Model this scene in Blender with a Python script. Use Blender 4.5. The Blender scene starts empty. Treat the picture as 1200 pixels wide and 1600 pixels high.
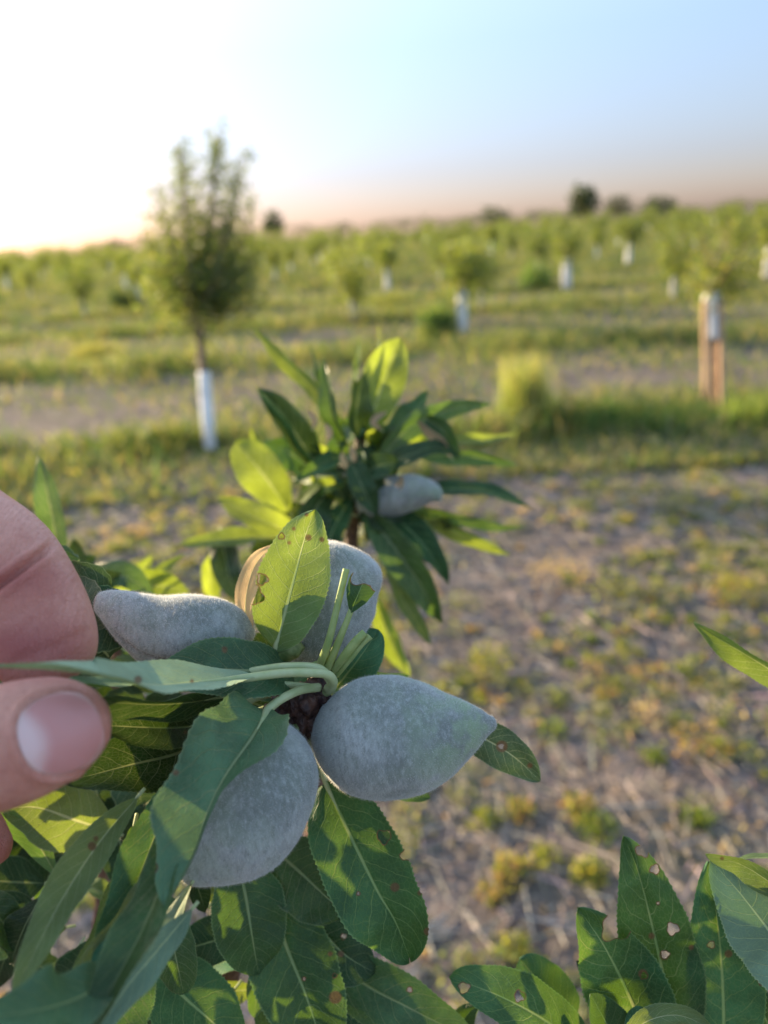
import bpy, bmesh, math, random
import numpy as np
from mathutils import Vector, Matrix, noise
from mathutils.bvhtree import BVHTree

random.seed(7); rng = np.random.default_rng(7)
sc = bpy.context.scene
COL = sc.collection
R = math.radians

# ------------------------------------------------------------------ camera
F = 1155.0                       # focal length in photograph pixels
EYE = 1.5
PITCH, ROLL = 20.6, -3.6
cam_d = bpy.data.cameras.new("camera"); cam = bpy.data.objects.new("camera", cam_d); COL.objects.link(cam)
cam_d.sensor_fit = 'VERTICAL'; cam_d.sensor_height = 36.0; cam_d.sensor_width = 27.0
cam_d.lens = 26.0
cam_d.clip_start = 0.01; cam_d.clip_end = 6000
CAM = Matrix.Translation((0, 0, EYE)) @ Matrix.Rotation(R(90 - PITCH), 4, 'X') @ Matrix.Rotation(R(ROLL), 4, 'Z')
cam.matrix_world = CAM
cam_d.dof.use_dof = True
cam_d.dof.focus_distance = 0.174
cam_d.dof.aperture_fstop = 26.0 / 2.7
sc.camera = cam
CAMN = np.array(CAM); ICAM = np.array(CAM.inverted())
CPOS = CAMN[:3, 3]

def P(px, py, d):
    v = np.array(((px - 600) / F * d, -(py - 800) / F * d, -d, 1.0))
    return (CAMN @ v)[:3]
def proj(V):
    V = np.asarray(V); h = np.c_[V, np.ones(len(V))] @ ICAM.T
    d = -h[:, 2]
    return 600 + h[:, 0] / d * F, 800 - h[:, 1] / d * F, d
def ray(px, py):
    a = P(px, py, 1.0) - CPOS
    return a
def gh(x, y):                     # terrain height
    n = noise.noise((x * .35, y * .35, 0)) * .05 + noise.noise((x * 1.7, y * 1.7, 3)) * .018
    hill = max(0, min(y, 140) - 20) * .012
    return n + hill
def G(px, py):                    # where the sight line of a pixel meets the ground
    a = ray(px, py); z0 = 0.0
    for _ in range(6):
        t = (z0 - CPOS[2]) / a[2]; p = CPOS + a * t; z0 = gh(p[0], p[1])
    return np.array((p[0], p[1], z0))

# ------------------------------------------------------------------ helpers
ORG = {}
def tag(o, label=None, cat=None, group=None, kind=None):
    if label: o['label'] = label
    if cat: o['category'] = cat
    if group: o['group'] = group
    if kind: o['kind'] = kind
    return o
def thing(name, loc, label, cat, group=None):
    o = bpy.data.objects.new(name, None); COL.objects.link(o)
    o.empty_display_size = .05
    o.location = Vector(loc); ORG[o.name] = np.array(loc, float)
    return tag(o, label, cat, group)
def mk(name, verts, faces, mats, parent=None, uv=None, attrs=None, cols=None, smooth=True, midx=None, org=None):
    verts = np.asarray(verts, float)
    o0 = ORG[parent.name] if parent is not None else (np.array(org, float) if org is not None else np.zeros(3))
    me = bpy.data.meshes.new(name)
    vv = verts - o0
    if isinstance(faces, np.ndarray):
        nf, k = faces.shape
        me.vertices.add(len(vv)); me.vertices.foreach_set('co', vv.astype(np.float32).ravel())
        me.loops.add(nf * k); me.loops.foreach_set('vertex_index', faces.astype(np.int32).ravel())
        me.polygons.add(nf); me.polygons.foreach_set('loop_start', np.arange(nf, dtype=np.int32) * k)
        me.update(calc_edges=True); me.validate()
    else:
        me.from_pydata([tuple(v) for v in vv], [], faces)
    if smooth: me.polygons.foreach_set('use_smooth', np.ones(len(me.polygons), dtype=bool))
    for m in (mats if isinstance(mats, (list, tuple)) else [mats]): me.materials.append(m)
    if midx is not None: me.polygons.foreach_set('material_index', np.asarray(midx, np.int32))
    if uv is not None:
        l = me.uv_layers.new(name='UVMap')
        idx = np.empty(len(me.loops), np.int32); me.loops.foreach_get('vertex_index', idx)
        l.data.foreach_set('uv', np.asarray(uv, np.float32)[idx].ravel())
    for k_, a in (attrs or {}).items():
        at = me.attributes.new(k_, 'FLOAT', 'POINT'); at.data.foreach_set('value', np.asarray(a, np.float32))
    if cols is not None:
        at = me.attributes.new('col', 'FLOAT_COLOR', 'POINT')
        c = np.c_[np.asarray(cols, np.float32), np.ones(len(cols), np.float32)]
        at.data.foreach_set('color', c.ravel())
    me.update()
    o = bpy.data.objects.new(name, me); COL.objects.link(o)
    ORG[o.name] = o0
    if parent is not None: o.parent = parent
    else: o.location = Vector(o0)
    return o
def crom(pts, ts):
    p = np.asarray(pts, float)
    if len(p) == 2: return p[0] + (p[1] - p[0]) * np.asarray(ts)[:, None]
    s = np.r_[0, np.cumsum(np.linalg.norm(np.diff(p[:, :3], axis=0), axis=1) + 1e-9)]; s /= s[-1]
    m = np.empty_like(p)
    m[1:-1] = (p[2:] - p[:-2]) / (s[2:] - s[:-2])[:, None]
    m[0] = (p[1] - p[0]) / (s[1] - s[0]); m[-1] = (p[-1] - p[-2]) / (s[-1] - s[-2])
    ts = np.asarray(ts); i = np.clip(np.searchsorted(s, ts, 'right') - 1, 0, len(p) - 2)
    h = (s[i + 1] - s[i]); x = ((ts - s[i]) / h)[:, None]; h = h[:, None]
    return ((2*x**3 - 3*x**2 + 1) * p[i] + (x**3 - 2*x**2 + x) * h * m[i] + (-2*x**3 + 3*x**2) * p[i+1] + (x**3 - x**2) * h * m[i+1])
def nrm(a): return a / (np.linalg.norm(a, axis=-1, keepdims=True) + 1e-12)
def tube_data(pts, rad, n=10, m=40, bump=0, seed=0):
    """round limb along world points; rad = list of radii"""
    a = np.c_[np.asarray(pts, float), np.asarray(rad, float)]
    ts = np.linspace(0, 1, m); q = crom(a, ts); c = q[:, :3]; r = np.maximum(q[:, 3], 1e-5)
    T = nrm(np.gradient(c, axis=0)); ref = np.array((.31, .2, .93))
    if abs((T @ ref)).max() > .97: ref = np.array((.9, .3, .1))
    U = nrm(np.cross(T, ref)); W = np.cross(T, U)
    an = np.arange(n) / n * 2 * np.pi
    rr = r[:, None] * (1 + bump * np.array([[noise.noise((math.cos(x) * 1.3 + seed, math.sin(x) * 1.3, i * .35)) for x in an] for i in range(m)]) if bump else np.ones((m, n)))
    V = c[:, None] + (U[:, None] * np.cos(an)[None, :, None] + W[:, None] * np.sin(an)[None, :, None]) * rr[..., None]
    V = V.reshape(-1, 3)
    i, j = np.meshgrid(np.arange(m - 1), np.arange(n), indexing='ij'); j2 = (j + 1) % n
    f = np.stack([i*n + j, i*n + j2, (i+1)*n + j2, (i+1)*n + j], -1).reshape(-1, 4)
    base = len(V); V = np.vstack([V, c[0], c[-1]])
    jj = np.arange(n); j2 = (jj + 1) % n
    cap0 = np.stack([np.full(n, base), j2, jj, np.full(n, base)], -1)[:, :3]
    cap1 = np.stack([np.full(n, base + 1), (m-1)*n + jj, (m-1)*n + j2], -1)
    return V, [tuple(x) for x in f] + [tuple(x) for x in cap0] + [tuple(x) for x in cap1]
def join(parts):
    V, Fc, o = [], [], 0
    for v, f in parts:
        V.append(np.asarray(v)); Fc += [tuple(k + o for k in q) for q in f]; o += len(v)
    return np.vstack(V), Fc
def pxs(pts): return np.array([P(*q) for q in pts])

# ------------------------------------------------------------------ node helper
class NT:
    def __init__(s, name, world=False):
        if world: s.m = bpy.data.worlds.new(name)
        else: s.m = bpy.data.materials.new(name)
        s.m.use_nodes = True; s.t = s.m.node_tree; s.t.nodes.clear()
    def n(s, typ, ins=None, **kw):
        nd = s.t.nodes.new(typ)
        for k, v in kw.items(): setattr(nd, k, v)
        for k, v in (ins or {}).items(): s.set(nd.inputs[k], v)
        return nd
    def set(s, sock, v):
        if isinstance(v, bpy.types.NodeSocket): s.t.links.new(v, sock)
        elif isinstance(v, (tuple, list)) and len(v) == 3 and sock.type == 'RGBA': sock.default_value = (*v, 1)
        else: sock.default_value = v
    def math(s, op, a, b=0, c=0, clamp=False):
        nd = s.n('ShaderNodeMath', operation=op, use_clamp=clamp)
        for i, v in enumerate((a, b, c)): s.set(nd.inputs[i], v)
        return nd.outputs[0]
    def mapr(s, v, a, b, c=0., d=1.):
        nd = s.n('ShaderNodeMapRange', interpolation_type='SMOOTHSTEP')
        for i, x in enumerate((v, a, b, c, d)): s.set(nd.inputs[i], x)
        return nd.outputs[0]
    def mix(s, f, a, b, typ='MIX'):
        nd = s.n('ShaderNodeMix', data_type='RGBA', blend_type=typ)
        s.set(nd.inputs[0], f); s.set(nd.inputs[6], a); s.set(nd.inputs[7], b)
        return nd.outputs[2]
    def noise(s, vec, scale, detail=3, rough=.55, dist=0.):
        nd = s.n('ShaderNodeTexNoise', {'Scale': scale, 'Detail': detail, 'Roughness': rough, 'Distortion': dist})
        if vec is not None: s.set(nd.inputs['Vector'], vec)
        return nd.outputs['Fac']
    def bump(s, h, st=.3, dist=.001):
        return s.n('ShaderNodeBump', {'Strength': st, 'Distance': dist, 'Height': h}).outputs[0]
    def mixsh(s, f, a, b):
        nd = s.n('ShaderNodeMixShader'); s.set(nd.inputs[0], f); s.set(nd.inputs[1], a); s.set(nd.inputs[2], b); return nd.outputs[0]
    def out(s, sh, disp=None):
        o = s.n('ShaderNodeOutputMaterial'); s.set(o.inputs[0], sh); return s.m
    def geo(s): return s.n('ShaderNodeNewGeometry')
    def pos(s): return s.n('ShaderNodeTexCoord').outputs['Object']
    def attr(s, n, o='Fac'): return s.n('ShaderNodeAttribute', attribute_name=n).outputs[o]

def leaf_mat(name, top, under, trans, tw=.35, holes=False, rough=.42, spotty=.5):
    N = NT(name)
    uv = N.n('ShaderNodeUVMap', uv_map='UVMap').outputs[0]
    sp = N.n('ShaderNodeSeparateXYZ', {0: uv}); t = sp.outputs[0]
    v = N.math('MULTIPLY', N.math('SUBTRACT', sp.outputs[1], .5), 2.); a = N.math('ABSOLUTE', v)
    pos = N.pos()
    rnd = N.n('ShaderNodeObjectInfo').outputs['Random']
    n1 = N.noise(pos, 90., 3); n2 = N.noise(pos, 420., 5, .65); n3 = N.noise(pos, 1500., 2)
    side = N.math('MULTIPLY', N.math('GREATER_THAN', v, 0.), .5)
    ph = N.math('ADD', N.math('SUBTRACT', N.math('MULTIPLY', t, 10.), N.math('MULTIPLY', N.math('POWER', a, 1.25), 2.1)), side)
    ph = N.math('ADD', ph, N.math('MULTIPLY', n1, 1.3))
    fr = N.math('ABSOLUTE', N.math('SUBTRACT', N.math('FRACT', ph), .5))
    vein = N.math('MULTIPLY', N.mapr(fr, .455, .5), N.mapr(a, .75, 1., 1., .0))
    wid = N.math('MULTIPLY', N.math('SUBTRACT', 1.15, t), .075)
    mid = N.mapr(a, N.math('MULTIPLY', wid, .45), wid, 1., 0.)
    cv = N.n('ShaderNodeCombineXYZ', {0: N.math('MULTIPLY', t, 34.), 1: N.math('MULTIPLY', v, 9.), 2: rnd})
    vo = N.n('ShaderNodeTexVoronoi', {'Vector': cv.outputs[0], 'Scale': 1.0}, feature='DISTANCE_TO_EDGE').outputs[0]
    net = N.mapr(vo, .0, .09, 1., 0.)
    veins = N.math('MAXIMUM', N.math('MULTIPLY', vein, .8), mid)
    allv = N.math('MAXIMUM', veins, N.math('MULTIPLY', net, .28))
    back = N.geo().outputs['Backfacing']
    base = N.mix(N.mapr(n1, .3, .7), tuple(c * .72 for c in top), tuple(c * 1.3 for c in top))
    base = N.mix(N.math('MULTIPLY', N.mapr(n2, .55, .75), .35), base, tuple(c * .6 for c in top))
    und = N.mix(N.mapr(n1, .3, .7), tuple(c * .85 for c in under), tuple(c * 1.15 for c in under))
    base = N.mix(back, base, und)
    vcol = N.mix(back, (.24, .32, .14), (.40, .45, .26))
    base = N.mix(N.math('MULTIPLY', veins, N.math('MULTIPLY_ADD', back, .2, .7)), base, vcol)
    base = N.mix(N.math('MULTIPLY', net, .16), base, vcol)
    base = N.mix(N.math('MULTIPLY', N.mapr(a, .95, 1.), .55), base, vcol)
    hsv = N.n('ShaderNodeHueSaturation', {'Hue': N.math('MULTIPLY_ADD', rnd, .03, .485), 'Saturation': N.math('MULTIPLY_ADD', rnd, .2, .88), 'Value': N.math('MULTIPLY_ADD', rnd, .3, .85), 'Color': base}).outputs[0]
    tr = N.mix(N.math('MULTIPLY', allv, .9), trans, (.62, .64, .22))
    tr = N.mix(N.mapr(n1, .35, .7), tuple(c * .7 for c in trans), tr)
    # brown flecks and scorched rims of insect holes
    fl = N.math('MULTIPLY', N.mapr(n2, .70, .76), N.mapr(n1, .5, .62)); fl = N.math('MULTIPLY', fl, spotty)
    brown = N.mix(n3, (.07, .03, .015), (.21, .12, .055))
    sm = fl
    sm = N.math('MAXIMUM', sm, N.math('MULTIPLY', N.mapr(N.attr('spot'), -.25, .3, 1., 0.), .85))
    hole = N.attr('hole')
    if holes: sm = N.math('MAXIMUM', sm, N.math('MULTIPLY', N.mapr(hole, .08, .42, 1., 0.), N.mapr(n2, .3, .5, .35, 1.)))
    hsv = N.mix(sm, hsv, brown); tr = N.mix(sm, tr, brown)
    h = N.math('ADD', N.math('MULTIPLY', allv, N.math('MULTIPLY_ADD', back, 1.4, -.7)), N.math('MULTIPLY', n2, .5))
    bp = N.bump(h, .6, .0006)
    pr = N.n('ShaderNodeBsdfPrincipled', {'Base Color': hsv, 'Roughness': N.math('MULTIPLY_ADD', n2, .22, N.math('MULTIPLY_ADD', back, .15, N.math('MULTIPLY_ADD', rnd, .2, rough - .2))), 'Normal': bp, 'Specular IOR Level': .26}).outputs[0]
    tl = N.n('ShaderNodeBsdfTranslucent', {'Color': tr, 'Normal': bp}).outputs[0]
    sh = N.mixsh(tw, pr, tl)
    if holes:
        cut = N.math('LESS_THAN', hole, 0.)
        sh = N.mixsh(cut, sh, N.n('ShaderNodeBsdfTransparent').outputs[0])
    return N.out(sh)

TOP, UND, TRA = (.027, .082, .031), (.09, .175, .075), (.18, .34, .012)
def two(nm, *a, **k): return (leaf_mat(nm, *a, **k), leaf_mat(nm + '_chewed', *a, holes=True, **k))
M_LEAF = two('leaf', TOP, UND, TRA, .22)
M_SHADED = two('leaf_shaded', (.011, .045, .013), (.05, .10, .05), (.09, .17, .012), .12)  # dark green leaf with deep shade put into its colour
M_BLUE = two('leaf_blue', (.032, .108, .052), (.14, .215, .15), TRA, .16, rough=.52)
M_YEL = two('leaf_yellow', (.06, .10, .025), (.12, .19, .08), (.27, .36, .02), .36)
M_GLOW = two('leaf_backlit', (.06, .11, .02), (.12, .18, .06), (.38, .49, .03), .48)  # extra backlight glow put into the transmission colour
M_MID = two('leaf_mid', (.058, .15, .078), (.14, .23, .13), (.2, .34, .04), .18, rough=.5)
M_PALE = two('leaf_pale', (.19, .28, .18), (.26, .36, .24), (.3, .4, .1), .2, rough=.5)
M_DRY = two('leaf_dry', (.48, .33, .19), (.5, .35, .21), (.85, .6, .36), .5)

def simple(name, c1, c2, scale=200, rough=.6, bump=.3, bd=.0005, spec=.4, trans=None, tw=.3):
    N = NT(name); pos = N.pos(); n = N.noise(pos, scale, 5)
    b = N.mix(N.mapr(n, .3, .7), c1, c2)
    pr = N.n('ShaderNodeBsdfPrincipled', {'Base Color': b, 'Roughness': rough, 'Specular IOR Level': spec, 'Normal': N.bump(n, bump, bd)}).outputs[0]
    if trans: pr = N.mixsh(tw, pr, N.n('ShaderNodeBsdfTranslucent', {'Color': trans}).outputs[0])
    return N.out(pr)
M_PET = simple('petiole', (.36, .44, .22), (.46, .52, .30), 300, .45, .2, .0003, trans=(.5, .55, .1), tw=.2)
M_STUB = simple('petiole_stub', (.24, .34, .12), (.36, .44, .19), 300, .45, .2, .0003, trans=(.5, .55, .08), tw=.25)
M_TWIG = simple('twig', (.045, .018, .014), (.16, .09, .05), 350, .6, .8, .001)
M_NODE = simple('spur_bark', (.018, .007, .009), (.10, .045, .03), 420, .45, 1., .0015)
M_BUD = simple('green_bud', (.07, .11, .03), (.2, .23, .09), 500, .55, .5, .0006)
M_BARK = simple('bark', (.10, .06, .045), (.24, .16, .11), 30, .8, .8, .01)
M_WOOD = simple('stake_wood', (.30, .19, .11), (.45, .30, .18), 25, .8, .5, .004)
def guard_mat(name, c1, c2):
    N = NT(name); pos = N.pos(); z = N.n('ShaderNodeSeparateXYZ', {0: pos}).outputs[2]
    n = N.noise(pos, 14., 5); n2 = N.noise(pos, 60., 4)
    b = N.mix(N.mapr(n, .3, .7), c1, c2)
    dirt = N.math('MULTIPLY', N.mapr(N.math('ADD', z, N.math('MULTIPLY', n, .35)), .2, .5, 1., 0.), N.mapr(n2, .35, .6))
    b = N.mix(N.math('MULTIPLY', dirt, .7), b, (.26, .18, .12))
    return N.out(N.n('ShaderNodeBsdfPrincipled', {'Base Color': b, 'Roughness': .6, 'Normal': N.bump(n, .7, .012)}).outputs[0])
M_GUARD = guard_mat('trunk_wrap', (.60, .60, .60), (.78, .77, .75))

def almond_mat():
    N = NT('almond_hull'); pos = N.pos()
    mp = N.n('ShaderNodeMapping', {'Vector': pos, 'Rotation': (.5, .7, .3), 'Scale': (1.25, 1.1, .5)}).outputs[0]
    n1 = N.noise(pos, 60., 3); n2 = N.noise(mp, 760., 5, .75); n3 = N.noise(mp, 2600., 3, .7)
    b = N.mix(N.mapr(n1, .38, .62), (.175, .195, .185), (.30, .32, .32))
    b = N.mix(N.math('MULTIPLY', N.mapr(n2, .48, .72), .5), b, (.45, .475, .485))
    b = N.mix(N.math('MULTIPLY', N.mapr(n2, .52, .32), .6), b, (.13, .145, .13))
    tipf = N.attr('tip'); g = N.math('MULTIPLY', N.mapr(N.noise(pos, 160., 4), .38, .62), tipf)
    b = N.mix(N.math('MULTIPLY', g, .75), b, (.22, .30, .18))
    b = N.mix(N.math('MULTIPLY', N.attr('groove'), .6), b, (.14, .12, .09))
    b = N.mix(N.attr('cap'), b, (.16, .085, .045))
    bp = N.bump(N.math('ADD', N.math('MULTIPLY', n2, .5), N.math('MULTIPLY', n3, .5)), .55, .0004)
    pr = N.n('ShaderNodeBsdfPrincipled', {'Base Color': b, 'Roughness': .85, 'Specular IOR Level': .15, 'Normal': bp, 'Sheen Weight': .55, 'Sheen Roughness': .45, 'Sheen Tint': (.9, .95, 1., 1.)}).outputs[0]
    return N.out(pr)
def fuzz_mat():
    N = NT('almond_fuzz')
    d = N.n('ShaderNodeBsdfDiffuse', {'Color': (.62, .64, .66, 1)}).outputs[0]
    t = N.n('ShaderNodeBsdfTranslucent', {'Color': (.8, .78, .72, 1)}).outputs[0]
    return N.out(N.mixsh(.5, d, t))
M_ALM, M_FUZZ = almond_mat(), fuzz_mat()

def skin_mat():
    N = NT('skin'); pos = N.pos()
    n1 = N.noise(pos, 70., 3); n2 = N.noise(pos, 900., 4)
    vo = N.n('ShaderNodeTexVoronoi', {'Vector': pos, 'Scale': 1500.}, feature='DISTANCE_TO_EDGE').outputs[0]
    b = N.mix(N.mapr(n1, .3, .7), (.50, .20, .15), (.62, .305, .24))
    b = N.mix(N.math('MULTIPLY', N.mapr(n2, .45, .75), .35), b, (.36, .125, .10))
    b = N.mix(N.attr('red'), b, (.26, .045, .05))
    h = N.math('ADD', N.math('MULTIPLY', n2, .7), N.math('MULTIPLY', N.mapr(vo, 0., .15), .5))
    # finger-print ridges
    wv = N.n('ShaderNodeTexWave', {'Vector': pos, 'Scale': 380., 'Distortion': 3., 'Detail': 1.}).outputs['Fac']
    h = N.math('ADD', h, N.math('MULTIPLY', wv, .25))
    pr = N.n('ShaderNodeBsdfPrincipled', {'Base Color': b, 'Roughness': .5, 'Specular IOR Level': .35, 'Subsurface Weight': .22, 'Subsurface Radius': (1., .35, .2), 'Subsurface Scale': .0022, 'Normal': N.bump(h, .6, .0005)}).outputs[0]
    return N.out(pr)
def nail_mat():
    N = NT('nail'); uv = N.n('ShaderNodeUVMap', uv_map='UVMap').outputs[0]
    sp = N.n('ShaderNodeSeparateXYZ', {0: uv}); u, v = sp.outputs[0], N.math('MULTIPLY', N.math('SUBTRACT', sp.outputs[1], .5), 2.)
    lun = N.math('ADD', u, N.math('MULTIPLY', N.math('POWER', v, 2.), .26))
    b = N.mix(N.mapr(lun, .16, .44, 1., 0.), (.54, .245, .23), (.68, .47, .46))
    r2 = N.math('ADD', N.math('POWER', N.math('MULTIPLY', N.math('SUBTRACT', u, .5), 2.), 2.), N.math('POWER', v, 2.))
    b = N.mix(N.math('MULTIPLY', N.mapr(r2, .9, 1.0), .3), b, (.62, .45, .38))
    n = N.noise(N.n('ShaderNodeCombineXYZ', {0: N.math('MULTIPLY', u, 2.), 1: N.math('MULTIPLY', v, 26.)}).outputs[0], 1., 3)
    pr = N.n('ShaderNodeBsdfPrincipled', {'Base Color': b, 'Roughness': .36, 'Specular IOR Level': .42, 'Subsurface Weight': .25, 'Subsurface Radius': (1., .4, .3), 'Subsurface Scale': .0012, 'Normal': N.bump(n, .12, .0005)}).outputs[0]
    return N.out(pr)
M_SKIN, M_NAIL = skin_mat(), nail_mat()

def foliage_mat(name, tw=.45, tboost=1.6, rough=.55):
    N = NT(name); c = N.attr('col', 'Color')
    pr = N.n('ShaderNodeBsdfPrincipled', {'Base Color': c, 'Roughness': rough, 'Specular IOR Level': .35}).outputs[0]
    t = N.mix(1., c, (1.9 * tboost / 1.6, 1.95 * tboost / 1.6, .8, 1), 'MULTIPLY')
    return N.out(N.mixsh(tw, pr, N.n('ShaderNodeBsdfTranslucent', {'Color': t}).outputs[0]))
M_FOL = foliage_mat('foliage'); M_GRASS = foliage_mat('grass_blades', .42, 1.6, .6); M_FAR = foliage_mat('far_foliage', .25, 1.2)

# ------------------------------------------------------------------ leaves
def leaf(parent, path, w, rot=(0, 0), fold=14, under=False, mat=M_LEAF, holes=(), spots=(), pet=None, petw=.75,
         curl=.0, wave=.035, a=.75, b=.85, nu=100, nv=9, label=None, ser=.035, seed=None, petmat=None, freq=2.5, asym=None, auto=True):
    """path: (px,py,depth) base..tip; w: blade width in photo pixels at its mean depth; rot: turn about the midrib"""
    seed = seed if seed is not None else random.random() * 50
    b = b * 1.22 if b < .8 else b
    if len(holes) and nv > 5: nv = 20
    pts = pxs(path); ts = np.linspace(0, 1, nu + 1); c = crom(pts, ts)
    d = np.mean([q[2] for q in path]); W = w / F * d
    T = nrm(np.gradient(c, axis=0)); V = nrm(CPOS - c)
    S = nrm(np.cross(T, V)); Nn = np.cross(S, T)
    rr = np.radians(np.interp(ts, np.linspace(0, 1, len(rot)), rot))[:, None]
    S2 = S * np.cos(rr) + Nn * np.sin(rr); N2 = -S * np.sin(rr) + Nn * np.cos(rr)
    prof = np.clip(ts, 0, 1) ** a * np.clip(1 - ts, 0, 1) ** b; prof /= prof.max()
    hw = W / 2 * np.maximum(prof, .012)
    vs = np.linspace(-1, 1, 2 * nv + 1)
    tt, vv = np.meshgrid(ts, vs, indexing='ij')
    f = R(fold)
    tooth = 1 + ser * ((np.arange(nu + 1) % 3 == 1) * 1.0 - .3) * (ts > .08)
    ns = np.array([[noise.noise((t_ * 3.1 + seed, v_ * 1.2, seed * 2)) for v_ in vs] for t_ in ts])
    ed = np.array([noise.noise((t_ * 7 + seed * 3, 0, 1)) * .06 for t_ in ts]); ed2 = np.array([noise.noise((t_ * 7 + seed * 3, 5, 1)) * .06 for t_ in ts])
    x = vv * hw[:, None] * math.cos(f)
    edge = (np.abs(vv) > .99)
    x = x * np.where(edge, tooth[:, None], 1) * (1 + np.where(vv > 0, ed[:, None], ed2[:, None]) * np.abs(vv))
    if asym is not None: x = np.where(vv < 0, x * np.interp(ts, np.linspace(0, 1, len(asym)), asym)[:, None], x)
    z = np.abs(vv) * hw[:, None] * math.sin(f) + curl * hw[:, None] * vv ** 2
    z += wave * W * np.abs(vv) ** 1.5 * np.sin(2 * np.pi * freq * tt + seed + np.where(vv > 0, 1.7, 0)) * (prof[:, None] ** .5)
    z += ns * W * .09 * np.abs(vv) ** .5
    if asym is not None: z = np.where(vv < 0, z * np.interp(ts, np.linspace(0, 1, len(asym)), asym)[:, None], z)
    co = c[:, None] + S2[:, None] * x[..., None] + N2[:, None] * z[..., None]
    Vt = co.reshape(-1, 3); n = 2 * nv + 1
    i, j = np.meshgrid(np.arange(nu), np.arange(n - 1), indexing='ij')
    fc = np.stack([i*n + j, i*n + j + 1, (i+1)*n + j + 1, (i+1)*n + j], -1).reshape(-1, 4)   # +N side
    # orientation so that the face normal looks along +N
    if not under: pass
    else: fc = fc[:, ::-1].copy()
    uv = np.c_[tt.ravel(), vv.ravel() * .5 + .5]
    px, py, dd = proj(Vt); mmpp = dd / F * 1000
    hole = np.full(len(Vt), 5.0); spot = np.full(len(Vt), 5.0)
    for (hx, hy, hr) in holes:
        an = np.arctan2(py - hy, px - hx)
        rj = hr * (1 + .16 * np.sin(3 * an + hx) + .10 * np.sin(5 * an + hy))
        hole = np.minimum(hole, (np.hypot(px - hx, py - hy) - rj) * mmpp)
    for (hx, hy, hr) in spots: spot = np.minimum(spot, (np.hypot(px - hx, py - hy) - hr) * mmpp)
    m = mat[1] if len(holes) else mat[0]
    o = mk('leaf', Vt, fc, m, parent, uv=uv, attrs={'hole': hole, 'spot': spot})
    if label: o['label'] = label
    if pet is None and auto:
        q = c[0] - T[0] * W * .25 - V[0] * W * .08
        V_, F_ = tube_data([c[0] + T[0] * W * .1 - V[0] * .0004, c[0] - V[0] * .0004, q], [.0002, .00038, .00042], 6, 8)
        mk('petiole', V_, F_, petmat or M_PET, o)
    elif pet is not None:
        pp = list(pet) + [path[0]]
        W0 = pxs(pp); e = crom(pts, np.array([.02, .1, .22]))
        W0 = np.vstack([W0[:-1], e - nrm(CPOS - e) * .0002])
        k = len(W0); rad = np.linspace(petw, petw * .85, k) * .001; rad[-2:] = (petw * .0006, petw * .0002)
        V_, F_ = tube_data(W0, rad, 10, 44)
        mk('petiole', V_, F_, petmat or M_PET, o)
    return o

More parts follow.
